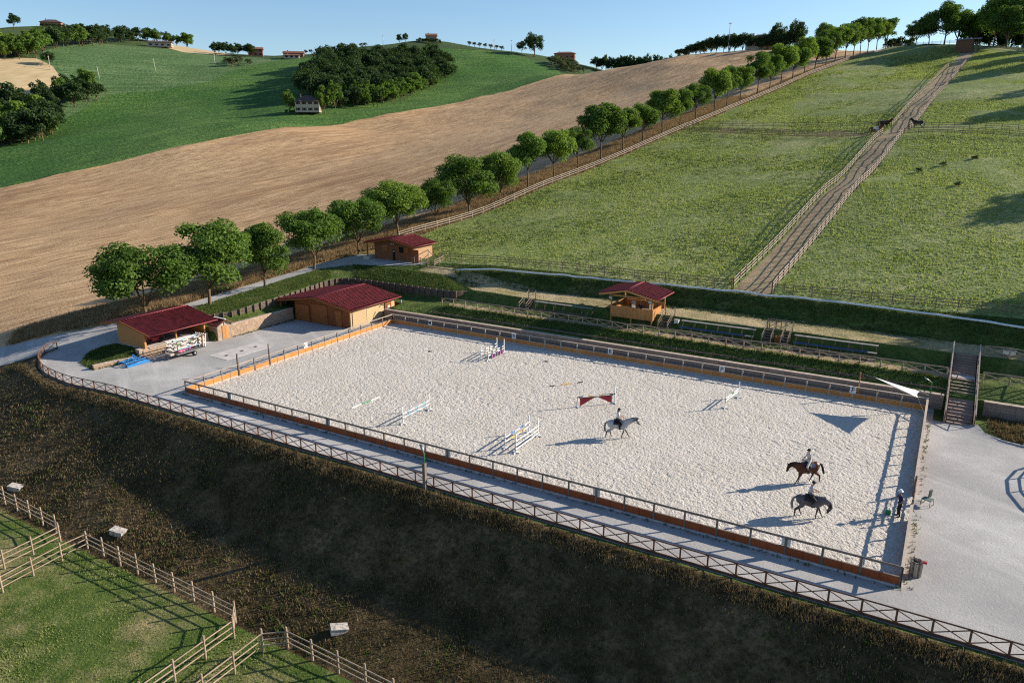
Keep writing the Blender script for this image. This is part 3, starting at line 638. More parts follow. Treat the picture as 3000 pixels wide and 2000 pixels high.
# marker boards
def text_mesh(ch, size, m):
    cu = bpy.data.curves.new('letter', 'FONT'); cu.body = ch; cu.size = size; cu.align_x = 'CENTER'; cu.align_y = 'CENTER'; cu.extrude = .004; cu.offset = .008
    me = eval_mesh(bpy.data.objects.new('letter', cu)); bpy.data.curves.remove(cu)
    me.materials.clear(); me.materials.append(mat(m)); return me
def marker(ch, x, y, rz, label):
    """board facing local -Y"""
    t = thing('marker_board', (x, y, .62), label, 'sign', 'lettered boards on the arena fence', rz)
    R = Matrix.Translation((x, y, .62)) @ Matrix.Rotation(rz, 4, 'Z')
    b = MB(); b.box(-.26, .26, -.015, .015, 0, .62); link('board', b.mesh('board', 'white_paint'), t, R)
    link('letter', text_mesh(ch, .62, 'black_paint'), t, R @ Matrix.Translation((0, -.022, .31)) @ Matrix.Rotation(math.pi/2, 4, 'X'))
for ch, x in zip('MRBPF', (6, 18, 30, 42, 54)): marker(ch, x, 30.08, 0, 'white board with black letter %s on the far arena fence' % ch)
marker('C', .12, 15.1, math.pi/2, 'white board with black letter C on the left arena fence')
for ch, x, s in zip('HSEVK', (6, 18, 30, 42, 54), ('nearest the left corner of', 'second from the left on', 'in the middle of', 'second from the right on', 'nearest the right corner of')):
    marker(ch, x, .1, math.pi, 'blank back of a white marker board, %s the near arena fence' % s)

# paddock fences
rail_fence('grey post and rail fence along the foot of the hillside paddock left of the lane', [(-5.6, 48.2), (6, 47.9), (37.9, 47.9)], 2.05, 1.25, (.45, .8, 1.12), 'wood_fence_dark', 'wood_fence_dark')
rail_fence('grey post and rail fence along the foot of the paddock right of the lane', [(42.9, 47.9), (80, 47.9)], 2.05, 1.25, (.45, .8, 1.12), 'wood_fence_dark', 'wood_fence_dark')
for nm, fn in (('left', lane_l), ('right', lane_r)):
    for a, b, w in ((47.9, 133.0 if nm == 'right' else 138.0, 'lower'), (139.0 if nm == 'right' else 148.0, 242, 'upper')):
        rail_fence('pale three-rail fence on the %s side of the dirt lane, %s stretch %s the crossing' % (nm, w, 'below' if w == 'lower' else 'above'), [(fn(a), a), (fn(b), b)], 2.2, 1.4, (.45, .85, 1.25), 'wood_brown', 'wood_pale', 'fences of the dirt lane', rp=.08, rr=.045)
TF = [(row_x(y)+2.2, y) for y in range(58, 317, 15)]
rail_fence('long pale post and rail fence climbing the hill below the tree row', TF, 3.0, 1.35, (.5, .9, 1.25), 'wood_pale', 'wood_pale', rr=.055)
for k, (a, b, l) in enumerate((((-2.0, 148.4), (44.2, 135.4), 'lower fence across the hillside paddock left of the lane crossing'), ((-3.8, 154.7), (44.6, 149.0), 'upper fence across the hillside paddock left of the lane crossing'), ((48.8, 131.9), (74, 128.2), 'lower fence across the hillside paddock right of the lane crossing'), ((49.2, 138.2), (76, 133.2), 'upper fence across the hillside paddock right of the lane crossing'))):
    rail_fence('dark post and rail '+l, [a, lerp(a, b, .5), b], 2.6, 1.45, (.5, .9, 1.3), 'wood_fence_dark', 'wood_fence_dark', 'fences across the paddock')
rail_fence('thin fence along the top edge of the hillside paddock', [(27, 311), (40, 295.5), (52, 292.5), (58, 286.5), (73, 269.5), (95, 263)], 3.0, 1.6, (.5, .85, 1.15), 'wood_fence_dark', 'wood_fence_dark')

# lower paddocks in the foreground
LZ = 'foreground paddock fences'
rail_fence('pale post and rail fence of the foreground paddock at the left picture edge', [(7.3, -26), (7.0, -15.9), (-6, -15.5)], 1.97, 1.5, (.42, .8, 1.18), 'wood_fence', 'wood_fence', LZ, rp=.07, rr=.04)
rail_fence('pale post and rail fence round the middle foreground paddock', [(10.0, -25.6), (9.5, -15.95), (26.6, -16.15), (26.6, -27)], 1.93, 1.5, (.42, .8, 1.18), 'wood_fence', 'wood_fence', LZ, rp=.07, rr=.04)
rail_fence('pale post and rail fence of the foreground paddock at the bottom picture edge', [(29.0, -27), (29.0, -16.15), (46, -16.4)], 1.95, 1.5, (.42, .8, 1.18), 'wood_fence', 'wood_fence', LZ, rp=.07, rr=.04)

# fence runs beside the cabin
rail_fence('low log fence with gate at the right of the upper cabin', [(-8.6, 45.9), (-6.0, 45.6), (-4.2, 45.4), (-4.6, 48.2), (-5.6, 48.2)], 1.5, 1.1, (.4, .7, 1.0), 'wood_fence', 'wood_fence')

# ------------------------------------------------------------------ stone and timber walls
def block_wall(name, label, A, B, z0, z1, th, ch, bl, m, cap=True, keep=300, side=1):
    """coursed blocks on a mortar core; A, B in plan, face on the left of A->B when side=1"""
    A = Vector((*A, 0)); B = Vector((*B, 0)); d = (B-A); L = d.length; d /= L; nrm = Vector((-d.y, d.x, 0))*side
    t = thing(name, (A.x, A.y, z0), label, 'wall'); ang = math.atan2(d.y, d.x); rs = random.Random(int(L*100))
    R = Matrix.Rotation(ang, 4, 'Z')
    core = MB(); core.box(0, L, -th/2+.03, th/2-.03, z0-.2, z1-.01); link('core', core.mesh('core', 'mortar'), t, Matrix.Translation(A) @ R)
    nc = max(1, round((z1-z0)/ch)); ch = (z1-z0)/nc; cnt = 0; rest = MB()
    for c in range(nc-1, -1, -1):
        x = -(bl*.5 if c % 2 else 0)
        while x < L-.02:
            w = bl*rs.uniform(.72, 1.25); a = max(0, x)+.008; b = min(L, x+w)-.008; x += w
            if b-a < .06: continue
            pr = rs.uniform(0, .025); zz0 = z0+c*ch+.008; zz1 = z0+(c+1)*ch-.008
            if cnt < keep:
                M = Matrix.Translation(A) @ R @ Matrix.Translation(((a+b)/2, 0, zz0)) @ Matrix.Diagonal((b-a, th+pr*2, zz1-zz0, 1))
                link('stone_block', unit('plank', m if rs.random() > .25 else (m)), t, M); cnt += 1
            else: rest.box(a, b, -th/2-pr, th/2+pr, zz0, zz1)
    if rest.v: o = link('stone_blocks', rest.mesh('stone_blocks', m), t, Matrix.Translation(A) @ R); o['kind'] = 'stuff'
    if cap:
        n = max(1, round(L/1.0))
        for i in range(n):
            M = Matrix.Translation(A) @ R @ Matrix.Translation((L*(i+.5)/n, 0, z1+.002)) @ Matrix.Diagonal((L/n-.012, th+.1+rs.uniform(0, .03), .06, 1))
            link('coping_stone', unit('plank', 'coping'), t, M)
    return t
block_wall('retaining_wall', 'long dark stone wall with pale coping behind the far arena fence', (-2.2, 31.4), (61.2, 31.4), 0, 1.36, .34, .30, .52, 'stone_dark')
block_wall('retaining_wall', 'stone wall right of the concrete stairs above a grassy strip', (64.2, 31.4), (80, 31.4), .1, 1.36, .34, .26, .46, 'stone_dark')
block_wall('retaining_wall', 'sunlit stone block wall between pump hut and big stable', (-12.7, 15.6), (-12.7, 25.3), 0, 1.5, .3, .25, .46, 'stone')
block_wall('retaining_wall', 'stone plinth wall under the open shed', (-13.6, 4.75), (-13.6, 12.9), 0, .95, .32, .24, .44, 'stone')
block_wall('retaining_wall', 'low stone kerb wall tapering beside the grass wedge near the blue harrow', (-14.5, -.3), (-13.75, 4.7), 0, .42, .3, .21, .42, 'stone', True)
block_wall('retaining_wall', 'short stone pillar under the corner post of the open shed', (-13.7, 4.2), (-13.7, 4.72), 0, 1.05, .6, .27, .5, 'stone', True)
# timber edging above the stone wall
t = thing('log_edging', (5, 32.5, 1.45), 'dark log edging along the top of the long stone wall', 'edging')
for i in range(57):
    x = 4.5+i; beam('log', (x, 32.5, 1.58), (x+.98, 32.5, 1.58), .10, .10, 'wood_log', t, 'log')
    if i % 2 == 0: beam('stake', (x, 32.36, 1.3), (x, 32.36, 1.78), .05, .05, 'wood_log', t, 'post')
# log palisade behind the stable
LW = [(5.05, 40.45), (4.0, 38.75), (-2, 38.75), (-8, 38.75), (-13.9, 38.7), (-15.9, 37.75), (-16.5, 35.05), (-15.95, 31), (-15.5, 27.5), (-15.4, 24), (-15.5, 21.5), (-15.8, 18.75), (-17.2, 15.55)]
LT = [3.0, 3.0, 3.0, 3.0, 3.0, 3.0, 2.9, 2.75, 2.65, 2.5, 2.3, 2.05, 1.95]
LB = [2.5, 1.75, 1.6, 1.6, 1.6, 1.6, 1.55, 1.5, 1.5, 1.45, 1.45, 1.4, 1.35]
t = thing('log_retaining_wall', (4, 38.75, 1.6), 'curved grey log palisade retaining the bank behind the big stable', 'wall')
PW = along(LW, 1.05)
def lw_z(p, arr):
    best = None
    for i in range(len(LW)-1):
        a = Vector(LW[i]); b = Vector(LW[i+1]); q = Vector(p); u = max(0, min(1, (q-a).dot(b-a)/(b-a).length_squared)); dd = (q-(a+(b-a)*u)).length
        if best is None or dd < best[0]: best = (dd, arr[i]+(arr[i+1]-arr[i])*u)
    return best[1]
for i, p in enumerate(PW):
    top = lw_z(p, LT); bot = lw_z(p, LB); q = PW[min(i+1, len(PW)-1)]; o = PW[max(i-1, 0)]; dv = Vector((q[0]-o[0], q[1]-o[1])).normalized(); nv = Vector((-dv.y, dv.x))*-1
    nv = nv if (Vector((-6, 28))-Vector(p)).dot(nv) > 0 else -nv
    pp = Vector(p)+nv*.2
    beam('stake', (pp.x, pp.y, bot-.3), (pp.x, pp.y, top+.16), .10, .10, 'wood_log', t, 'post')
    if i < len(PW)-1:
        n = max(2, round((top-bot)/.22)); tq = lw_z(q, LT); bq = lw_z(q, LB)
        for k in range(n+1):
            f = (k+.3)/(n+1); beam('log', (p[0], p[1], bot+(top+.08-bot)*f), (q[0], q[1], bq+(tq+.08-bq)*f), .115, .115, 'wood_log', t, 'log')

# ------------------------------------------------------------------ roofs and timber buildings
def roof_slope(parent, y0, y1, xr, zr, xe, ze, style, m='roof_red', th=.05):
    """one pitched face from the ridge (xr, zr) to the eave (xe, ze); real ribs or stepped tiles"""
    L = math.hypot(xe-xr, ze-zr); sx = (xe-xr)/L; sz = (ze-zr)/L; nx, nz = (-sz, sx) if sx > 0 else (sz, -sx)
    ys = []; hs = []
    if style == 'rib':
        n = round((y1-y0)/.34); w = (y1-y0)/n
        for i in range(n):
            for f, h in ((0, .0), (.5, .0), (.6, .085), (.88, .085)): ys.append(y0+(i+f)*w); hs.append(h)
        ys.append(y1); hs.append(0); ss = [(0, 0), (L, 0)]
    else:
        n = round((y1-y0)/.30); w = (y1-y0)/n
        for i in range(n):
            for f, h in ((0, 0), (.2, .02), (.45, .075), (.7, .075), (.9, .02)): ys.append(y0+(i+f)*w); hs.append(h)
        ys.append(y1); hs.append(0); k = round(L/.36); ss = []
        for i in range(k): ss += [(L*i/k+.001, 0), (L*(i+1)/k-.001, .075)]
    V = []; F = []; ny = len(ys)
    for s, e in ss:
        for y, h in zip(ys, hs):
            q = h+e; V.append((xr+sx*s+nx*q, y, zr+sz*s+nz*q))
    N = len(V)
    for i in range(len(ss)-1):
        for j in range(ny-1): F.append((i*ny+j, i*ny+j+1, (i+1)*ny+j+1, (i+1)*ny+j))
    b = MB(); b.add(V, F)
    b.add([(xr-nx*th, y0, zr-nz*th), (xr-nx*th, y1, zr-nz*th), (xe-nx*th, y1, ze-nz*th), (xe-nx*th, y0, ze-nz*th), (xr, y0, zr), (xr, y1, zr), (xe, y1, ze), (xe, y0, ze)], [(0,1,2,3),(0,3,7,4),(1,5,6,2),(3,2,6,7)])
    return b.build('roof_slope', m, parent)
def gable_roof(t, y0, y1, xr, zr, xl, zl, xe, ze, style, fascia='wood_stable_door'):
    s1 = roof_slope(t, y0, y1, xr, zr, xe, ze, style); s2 = roof_slope(t, y0, y1, xr, zr, xl, zl, style)
    b = MB(); b.tube([(xr, y0-.03, zr+.035), (xr, y1+.03, zr+.035)], [(.16, .055)]*2, 8); b.build('ridge_cap', 'roof_cap', t, True)
    for y in (y0-.02, y1+.02):
        beam('barge_board', (xr, y, zr-.1), (xe, y, ze-.1), .04, .2, fascia, t); beam('barge_board', (xr, y, zr-.1), (xl, y, zl-.1), .04, .2, fascia, t)
    for x, z in ((xe, ze), (xl, zl)):
        b = MB(); b.tube([(x+(.05 if x > xr else -.05), y0, z-.05), (x+(.05 if x > xr else -.05), y1, z-.05)], .06, 8); b.build('gutter', 'roof_cap', t, True)
def gable_wall(t, y, th, x0, x1, z0, xr, zr, ze0, ze1, m):
    P = [(x0, z0), (x1, z0), (x1, ze1), (xr, zr), (x0, ze0)]; n = len(P); b = MB()
    b.add([(x, y, z) for x, z in P]+[(x, y+th, z) for x, z in P], [tuple(range(n)), tuple(range(2*n-1, n-1, -1))]+[(i, n+i, n+(i+1) % n, (i+1) % n) for i in range(n)])
    return b.build('wall', m, t)

# big stable
t = thing('stable_building', (-7.5, 29.5, 0), 'big timber stable with dark red roof and brown doors facing the yard', 'stable')
gable_wall(t, 25.45, .12, -12.3, -2.72, 0, -8.3, 3.38, 2.78, 2.5, 'wood_stable')
gable_wall(t, 33.9, .12, -12.3, -2.72, 0, -8.3, 3.38, 2.78, 2.5, 'wood_stable')
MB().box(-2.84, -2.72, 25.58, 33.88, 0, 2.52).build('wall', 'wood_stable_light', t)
MB().box(-12.3, -12.18, 25.58, 33.88, 0, 2.75).build('wall', 'wood_stable', t)
for x0, x1, h in ((-12.1, -9.75, 2.12), (-9.25, -6.65, 2.4), (-5.15, -4.2, 2.05)):
    d = block('door', x0, x1, 25.36, 25.44, .05, h, 'wood_stable_door', t)
    for x in (x0-.07, x1): block('door_frame', x, x+.07, 25.34, 25.445, .03, h+.05, 'wood_red', d)
    block('lintel', x0-.07, x1+.07, 25.335, 25.446, h+.02, h+.1, 'wood_red', d)
    block('handle', x1-.2, x1-.16, 25.31, 25.35, 1.0, 1.2, 'dark_steel', d)
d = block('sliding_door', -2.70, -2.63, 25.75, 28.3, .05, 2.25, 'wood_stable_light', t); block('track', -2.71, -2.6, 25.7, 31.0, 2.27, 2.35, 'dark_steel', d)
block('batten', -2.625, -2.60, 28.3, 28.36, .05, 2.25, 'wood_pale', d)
d = block('door', -2.71, -2.65, 32.2, 33.2, .05, 2.05, 'wood_stable_door', t); block('notice', -2.64, -2.63, 32.45, 32.85, 1.3, 1.6, 'white_paint', d)
block('downpipe', -2.72, -2.60, 31.85, 31.97, 0, 2.45, 'wood_brown', t)
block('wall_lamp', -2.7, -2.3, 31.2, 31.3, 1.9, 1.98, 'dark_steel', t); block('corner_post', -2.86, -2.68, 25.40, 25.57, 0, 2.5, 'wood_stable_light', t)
gable_roof(t, 24.85, 34.55, -8.3, 3.5, -15.1, 2.42, -2.1, 2.5, 'tile')
for y in (25.2, 29.5, 34.0): block('canopy_post', -14.75, -14.6, y, y+.14, 1.35, 2.42, 'wood_stable_door', t)
block('canopy_beam', -14.77, -14.58, 25, 34.3, 2.28, 2.42, 'wood_stable_door', t)

# open shed
t = thing('open_shed', (-16, 9, .75), 'open-fronted timber shed with ribbed red roof beside the loaded trailer', 'shed')
gable_wall(t, 5.4, .1, -18.8, -13.9, .72, -17.5, 3.5, 3.2, 2.82, 'wood_honey')
gable_wall(t, 12.7, .1, -18.8, -13.9, .72, -17.5, 3.5, 3.2, 2.82, 'wood_honey')
MB().box(-18.9, -18.8, 5.52, 12.68, .72, 3.15).build('wall', 'wood_orange', t)
MB().box(-18.78, -13.78, 5.25, 12.85, .76, .9).build('floor', 'concrete', t)
for y in (5.15, 8.95, 12.65):
    beam('post', (-13.65, y, 1.0), (-13.65, y, 2.58), .16, .16, 'wood_honey', t)
    for s in (-1, 1):
        if 5 < y+s*.8 < 13: beam('brace', (-13.65, y, 1.9), (-13.65, y+s*.7, 2.56), .1, .1, 'wood_honey', t)
block('plate_beam', -13.75, -13.55, 5.05, 12.95, 2.58, 2.74, 'wood_honey', t)
for y in (5.15, 8.95, 12.65): beam('rafter', (-13.2, y, 2.66), (-17.4, y, 3.5), .1, .14, 'wood_honey', t)
block('counter', -13.7, -13.3, 5.4, 8.7, .98, 1.06, 'wood_pale', t)
gable_roof(t, 4.95, 13.55, -17.5, 3.66, -21.2, 2.95, -12.35, 2.62, 'rib')
tractor = thing('ride_on_mower', (-15.8, 7.2, .9), 'dark red machine parked in the shade of the open shed', 'mower')
b = MB(); b.box(-16.6, -15, 6.3, 8.3, 1.15, 1.6); b.box(-16.4, -15.2, 6.5, 7.3, 1.6, 1.95); b.build('body', 'red_paint', tractor)
for x in (-16.6, -15.0):
    for y in (6.6, 8.0):
        b = MB(); b.tube([(x-.1, y, 1.2), (x+.1, y, 1.2)], .3, 12); w = b.build('wheel', 'rubber', tractor, True)
b = MB(); b.box(-16.1, -15.5, 7.5, 8.0, 1.6, 1.75); b.box(-16.1, -15.5, 7.9, 8.0, 1.75, 2.2); b.build('seat', 'cloth_dark', tractor)
car = thing('storage_cabinet', (-16.2, 11.2, .9), 'pale cabinet at the back of the open shed', 'cabinet')
b = MB(); b.box(-17.6, -16.9, 10.4, 12.0, .9, 2.3); b.build('body', 'white_box', car); b = MB(); b.box(-16.9, -16.87, 10.45, 11.18, 1.0, 2.2); b.build('door', 'red_paint', car); b = MB(); b.box(-16.9, -16.87, 11.22, 11.95, 1.0, 2.2); b.build('door', 'red_paint', car)

# pump hut
t = thing('pump_hut', (-13, 14.5, 0), 'tiny stone hut with small red roof and double door by the yard wall', 'hut')
MB().box(-13.9, -12.42, 13.48, 15.5, 0, 1.72).build('wall', 'mortar', t)
rs = random.Random(5)
for face in (0, 1):
    for c in range(7):
        u = -(.2 if c % 2 else 0); L = 2.02 if face == 0 else 1.48
        while u < L:
            w = .42*rs.uniform(.8, 1.2); a = max(0, u)+.01; bb = min(L, u+w)-.01; u += w
            if bb-a < .05: continue
            z0 = .01+c*.245; z1 = z0+.23
            if face == 0:
                if z0 < 1.6 and not (bb < .62 or a > 1.52): continue
                block('stone_block', -12.44, -12.395-rs.uniform(0, .015), 13.48+a, 13.48+bb, z0, z1, 'stone', t)
            else: block('stone_block', -13.9+a, -13.9+bb, 13.44+rs.uniform(0, .015), 13.49, z0, z1, 'stone', t)
for y in (14.12, 14.57): block('door', -12.42, -12.37, y, y+.43, .05, 1.6, 'wood_honey', t)
gb = MB(); gb.add([(-12.5, 13.48, 1.72), (-12.5, 15.5, 1.72), (-12.5, 14.5, 2.25), (-12.42, 13.48, 1.72), (-12.42, 15.5, 1.72), (-12.42, 14.5, 2.25)], [(0,1,2), (3,5,4), (0,3,4,1), (1,4,5,2), (2,5,3,0)]); gb.build('gable', 'wood_pale', t)
# its ridge runs along x
for s in (-1, 1):
    b = MB(); n = 9; V = []; F = []
    ys = [(14.5, 2.42), (14.5+s*1.25, 1.82)]
    for i in range(n):
        for f, h in ((0, 0), (.6, 0), (.7, .045), (.92, .045)):
            x = -14.1+(i+f)*.222
            for y, z in ys: V.append((x, y, z+h))
    V += [(-12.1, ys[0][0], ys[0][1]), (-12.1, ys[1][0], ys[1][1])]
    for i in range(len(V)//2-1): F.append((2*i, 2*i+1, 2*i+3, 2*i+2))
    b.add(V, F); b.add([(-14.1, ys[0][0], ys[0][1]-.05), (-12.1, ys[0][0], ys[0][1]-.05), (-12.1, ys[1][0], ys[1][1]-.05), (-14.1, ys[1][0], ys[1][1]-.05)], [(0, 1, 2, 3)]); b.build('roof_slope', 'roof_red', t)
beam('ridge_cap', (-14.1, 14.5, 2.46), (-12.1, 14.5, 2.46), .2, .06, 'white_paint', t)
for s in (-1, 1): beam('barge_board', (-12.08, 14.5, 2.38), (-12.08, 14.5+s*1.25, 1.78), .03, .12, 'wood_brown', t)
beam('king_post', (-12.38, 14.5, 1.72), (-12.38, 14.5, 2.3), .1, .1, 'wood_pale', t)

# upper cabin
t = thing('timber_cabin', (-13.5, 49.5, 4.4), 'small dark timber cabin with red roof at the top of the gravel path', 'cabin')
cz = 4.25
gable_wall(t, 47.2, .1, -17.3, -9.7, cz, -13.6, 7.65, 6.95, 6.85, 'wood_cabin'); gable_wall(t, 51.9, .1, -17.3, -9.7, cz, -13.6, 7.65, 6.95, 6.85, 'wood_cabin')
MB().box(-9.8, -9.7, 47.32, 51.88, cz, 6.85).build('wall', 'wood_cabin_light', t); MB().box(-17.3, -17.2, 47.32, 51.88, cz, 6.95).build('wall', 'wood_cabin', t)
w = block('window', -12.4, -11.5, 47.14, 47.19, 5.75, 6.6, 'dark_hole', t); block('shutter', -11.45, -10.5, 47.08, 47.13, 5.72, 6.62, 'wood_stable_door', w)
w = block('window', -15.8, -14.7, 47.15, 47.19, 5.7, 6.5, 'wood_stable_door', t); block('frame', -15.85, -14.65, 47.16, 47.195, 6.5, 6.57, 'wood_pale', w)
d = block('door', -13.65, -13.25, 47.13, 47.19, 4.4, 6.1, 'dark_hole', t); block('notice', -13.55, -13.3, 47.10, 47.12, 5.8, 5.95, 'white_paint', d)
for x in (-13.75, -13.35): b = MB(); b.ball((x, 47.0, 7.0), .1); b.build('flood_lamp', 'white_paint', t, True)
block('corner_post', -9.82, -9.64, 47.12, 47.3, cz, 6.85, 'wood_honey', t)
d = block('open_door', -9.55, -8.3, 46.6, 46.68, cz+.05, 6.5, 'wood_red', t); block('ledge', -9.5, -8.35, 46.56, 46.6, 5.3, 5.42, 'wood_brown', d)
gable_roof(t, 46.5, 52.4, -13.6, 7.8, -18.9, 6.95, -9.15, 6.9, 'tile')
for y in (46.9, 51.9): beam('canopy_post', (-18.5, y, 4.2), (-18.5, y, 6.95), .12, .12, 'wood_brown', t)
for a, b_ in (((-9.2, 46.2, 5.3), (-6.9, 47.2, 6.6)), ((-6.9, 47.2, 4.5), (-6.9, 47.2, 6.6)), ((-9.2, 46.2, 4.4), (-9.2, 46.2, 5.4)), ((-8.4, 46.5, 4.5), (-6.9, 47.2, 5.9)), ((-6.9, 47.2, 6.5), (-5.6, 47.6, 5.2))): beam('lean_to_pole', a, b_, .05, .05, 'wood_fence', t, 'log')
tr = thing('water_trough', (-18.3, 46.6, 4.3), 'grey trough under the left canopy of the upper cabin', 'trough'); b = MB(); b.box(-18.9, -17.8, 46.3, 46.9, 4.35, 4.42); b.box(-18.9, -18.84, 46.3, 46.9, 4.42, 4.85); b.box(-17.86, -17.8, 46.3, 46.9, 4.42, 4.85); b.box(-18.84, -17.86, 46.3, 46.36, 4.42, 4.85); b.box(-18.84, -17.86, 46.84, 46.9, 4.42, 4.85); b.build('basin', 'concrete', tr); b = MB(); b.box(-18.84, -17.86, 46.36, 46.84, 4.6, 4.7); b.build('water', 'steel', tr)

# judges' kiosk
t = thing('viewing_kiosk', (29.1, 40, 2.15), 'raised honey-coloured timber kiosk with red roof overlooking the arena', 'kiosk')
KX0, KX1, KY0, KY1, KF = 26.6, 31.6, 38.0, 42.2, 2.95
for x in (KX0, (KX0+KX1)/2, KX1):
    for y in (KY0, KY1):
        if x == (KX0+KX1)/2 and y == KY0: beam('post', (x, y, 1.9), (x, y, KF+.1), .15, .15, 'wood_honey', t); continue
        beam('post', (x, y, 1.9), (x, y, 5.32 if x != (KX0+KX1)/2 else 5.9), .15, .15, 'wood_honey', t)
block('floor', KX0-.05, KX1+.05, KY0-.05, KY1+.05, KF-.14, KF, 'wood_honey', t)
for y in (KY0, KY1): block('tie_beam', KX0-.1, KX1+.1, y-.07, y+.07, 5.2, 5.36, 'wood_honey', t)
for x in (KX0, KX1): block('plate_beam', x-.08, x+.08, KY0-.4, KY1+.5, 5.37, 5.5, 'wood_honey', t)
block('ridge_beam', 28.5, 28.66, KY0-.4, KY1+.5, 5.85, 6.0, 'wood_honey', t)
for y in (KY0-.05, KY1+.05):
    for xe, ze in ((25.4, 5.32), (32.2, 5.27)): beam('rafter', (28.6, y, 6.0), (xe, y, ze), .1, .14, 'wood_honey', t)
def boards(x0, y0, x1, y1, z0, z1, tag_='board'):
    L = math.hypot(x1-x0, y1-y0); n = round(L/.165)
    for i in range(n):
        a = lerp((x0, y0), (x1, y1), (i+.03)/n); c = lerp((x0, y0), (x1, y1), (i+.97)/n)
        horiz = abs(x1-x0) > abs(y1-y0); off = random.uniform(-.006, .006)
        if horiz: block(tag_, a[0], c[0], y0-.02+off, y0+.02+off, z0, z1, 'wood_honey', t)
        else: block(tag_, x0-.02+off, x0+.02+off, a[1], c[1], z0, z1, 'wood_honey', t)
boards(KX0, KY0-.1, KX1, KY0-.1, KF-.2, 4.0); boards(KX1+.1, KY0, KX1+.1, KY1-1.4, KF-.2, 4.0); boards(KX0-.1, KY0, KX0-.1, KY1, KF-.2, 4.0); boards(KX0, KY1+.1, KX1, KY1+.1, KF-.2, 4.0)
for a, b_ in (((KX0, KY0-.1), (KX1, KY0-.1)), ((KX0, KY1+.1), (KX1, KY1+.1))): block('cap_rail', a[0]-.1, b_[0]+.1, a[1]-.06, a[1]+.06, 4.0, 4.05, 'wood_honey', t)
block('cap_rail', KX1+.04, KX1+.16, KY0, KY1-1.4, 4.001, 4.05, 'wood_honey', t); block('cap_rail', KX0-.16, KX0-.04, KY0, KY1, 4.001, 4.05, 'wood_honey', t)
gable_roof(t, 37.5, 43.05, 28.6, 6.12, 25.2, 5.42, 32.35, 5.3, 'tile', 'wood_honey')
for x in (KX0, KX1-.15): b = MB(); b.box(x-.2, x+.2, KY0-.35, KY0-.1, 4.85, 5.15); b.build('flood_lamp', 'steel', t)
for x, lab in ((28.4, 'white plastic chair in the kiosk left of the sitting person'), (30.6, 'white plastic chair in the kiosk right of the sitting person')):
    c = thing('plastic_chair', (x, 40.2, KF), lab, 'chair', 'chairs in the kiosk')
    b = MB(); b.box(x-.24, x+.24, 39.95, 40.43, KF+.42, KF+.46); b.build('seat', 'white_paint', c)
    for i in range(5): block('back_slat', x-.22+i*.1, x-.16+i*.1, 40.41, 40.45, KF+.46, KF+1.35, 'white_paint', c)
    for dx in (-.2, .2):
        for y in (39.99, 40.39): beam('leg', (x+dx, y, KF), (x+dx, y, KF+.42), .04, .04, 'white_paint', c)
c = thing('camp_table', (29.5, 39.2, KF), 'low wooden table inside the kiosk behind the front boards', 'table'); block('top', 28.6, 30.4, 38.7, 39.4, KF+.7, KF+.75, 'wood_pale', c)
for x in (28.7, 30.3):
    for y in (38.8, 39.3): beam('leg', (x, y, KF), (x, y, KF+.7), .05, .05, 'wood_pale', c)
c = thing('plywood_sheet', (26.9, 39.6, KF), 'sunlit slanting plywood sheet in the left corner of the kiosk', 'board'); b = MB(); b.add([(26.75, 38.3, 3.98), (26.75, 41.0, 4.02), (27.6, 41.0, 4.75), (27.5, 38.9, 4.05)], [(0, 1, 2, 3)]); b.add([(26.75, 38.3, 3.94), (26.75, 41.0, 3.98), (27.6, 41.0, 4.71), (27.5, 38.9, 4.01)], [(3, 2, 1, 0)]); b.build('sheet', 'wood_honey', c)

# wooden steps with handrails between the benches
def wood_steps(x0, x1, label, top_panel=False):
    t = thing('wooden_steps', ((x0+x1)/2, 37.2, 2.15), label, 'steps', 'steps up between the benches')
    for i in range(6): block('step', x0, x1, 37.2+i*.38, 37.62+i*.38, 2.12+i*.2, 2.32+i*.2-.13, 'wood_log', t)
    for x in (x0, x1):
        beam('handrail', (x, 37.0, 3.05), (x, 39.6, 4.2), .05, .05, 'wood_fence', t)
        beam('mid_rail', (x, 37.0, 2.65), (x, 39.6, 3.8), .04, .04, 'wood_fence', t)
        for y, z in ((37.05, 2.15), (38.3, 2.5), (39.55, 3.3)): beam('post', (x, y, z-.1), (x, y, z+1.05), .06, .06, 'wood_grey', t, 'log')
    return t
wood_steps(32.7, 33.8, 'wooden steps with pale handrails directly right of the kiosk')
wood_steps(44.1, 45.0, 'wooden steps with pale handrails left of the slatted bin between the benches')
wood_steps(46.0, 46.7, 'wooden steps with pale handrails right of the slatted bin between the benches')
wood_steps(14.6, 15.6, 'wooden steps with a pale handrail at the left end of the leftmost bench')
cross_fence('two-bay cross-braced fence behind the slatted bin on the upper terrace', [(44.3, 39.65), (46.7, 39.65)], 1.2, 1.0, 'wood_grey', r=.04, board=False)
def bench(x0, x1, y, z, d, m, label, zg, n=7):
    t = thing('spectator_bench', ((x0+x1)/2, y, zg), label, 'bench', 'spectator benches on the terrace')
    for k in range(2): block('seat_plank', x0, x1, y-d/2+k*d/2+.008, y-d/2+(k+1)*d/2-.008, z-.04, z, m, t)
    for i in range(n):
        x = x0+.15+(x1-x0-.3)*i/(n-1); beam('leg', (x, y-d*.35, zg-.1), (x, y-d*.35, z-.04), .04, .04, 'wood_log', t); beam('leg', (x, y+d*.35, zg-.1), (x, y+d*.35, z-.04), .04, .04, 'wood_log', t)
        block('bearer', x-.03, x+.03, y-d/2, y+d/2, z-.1, z-.041, 'wood_log', t)
    return t
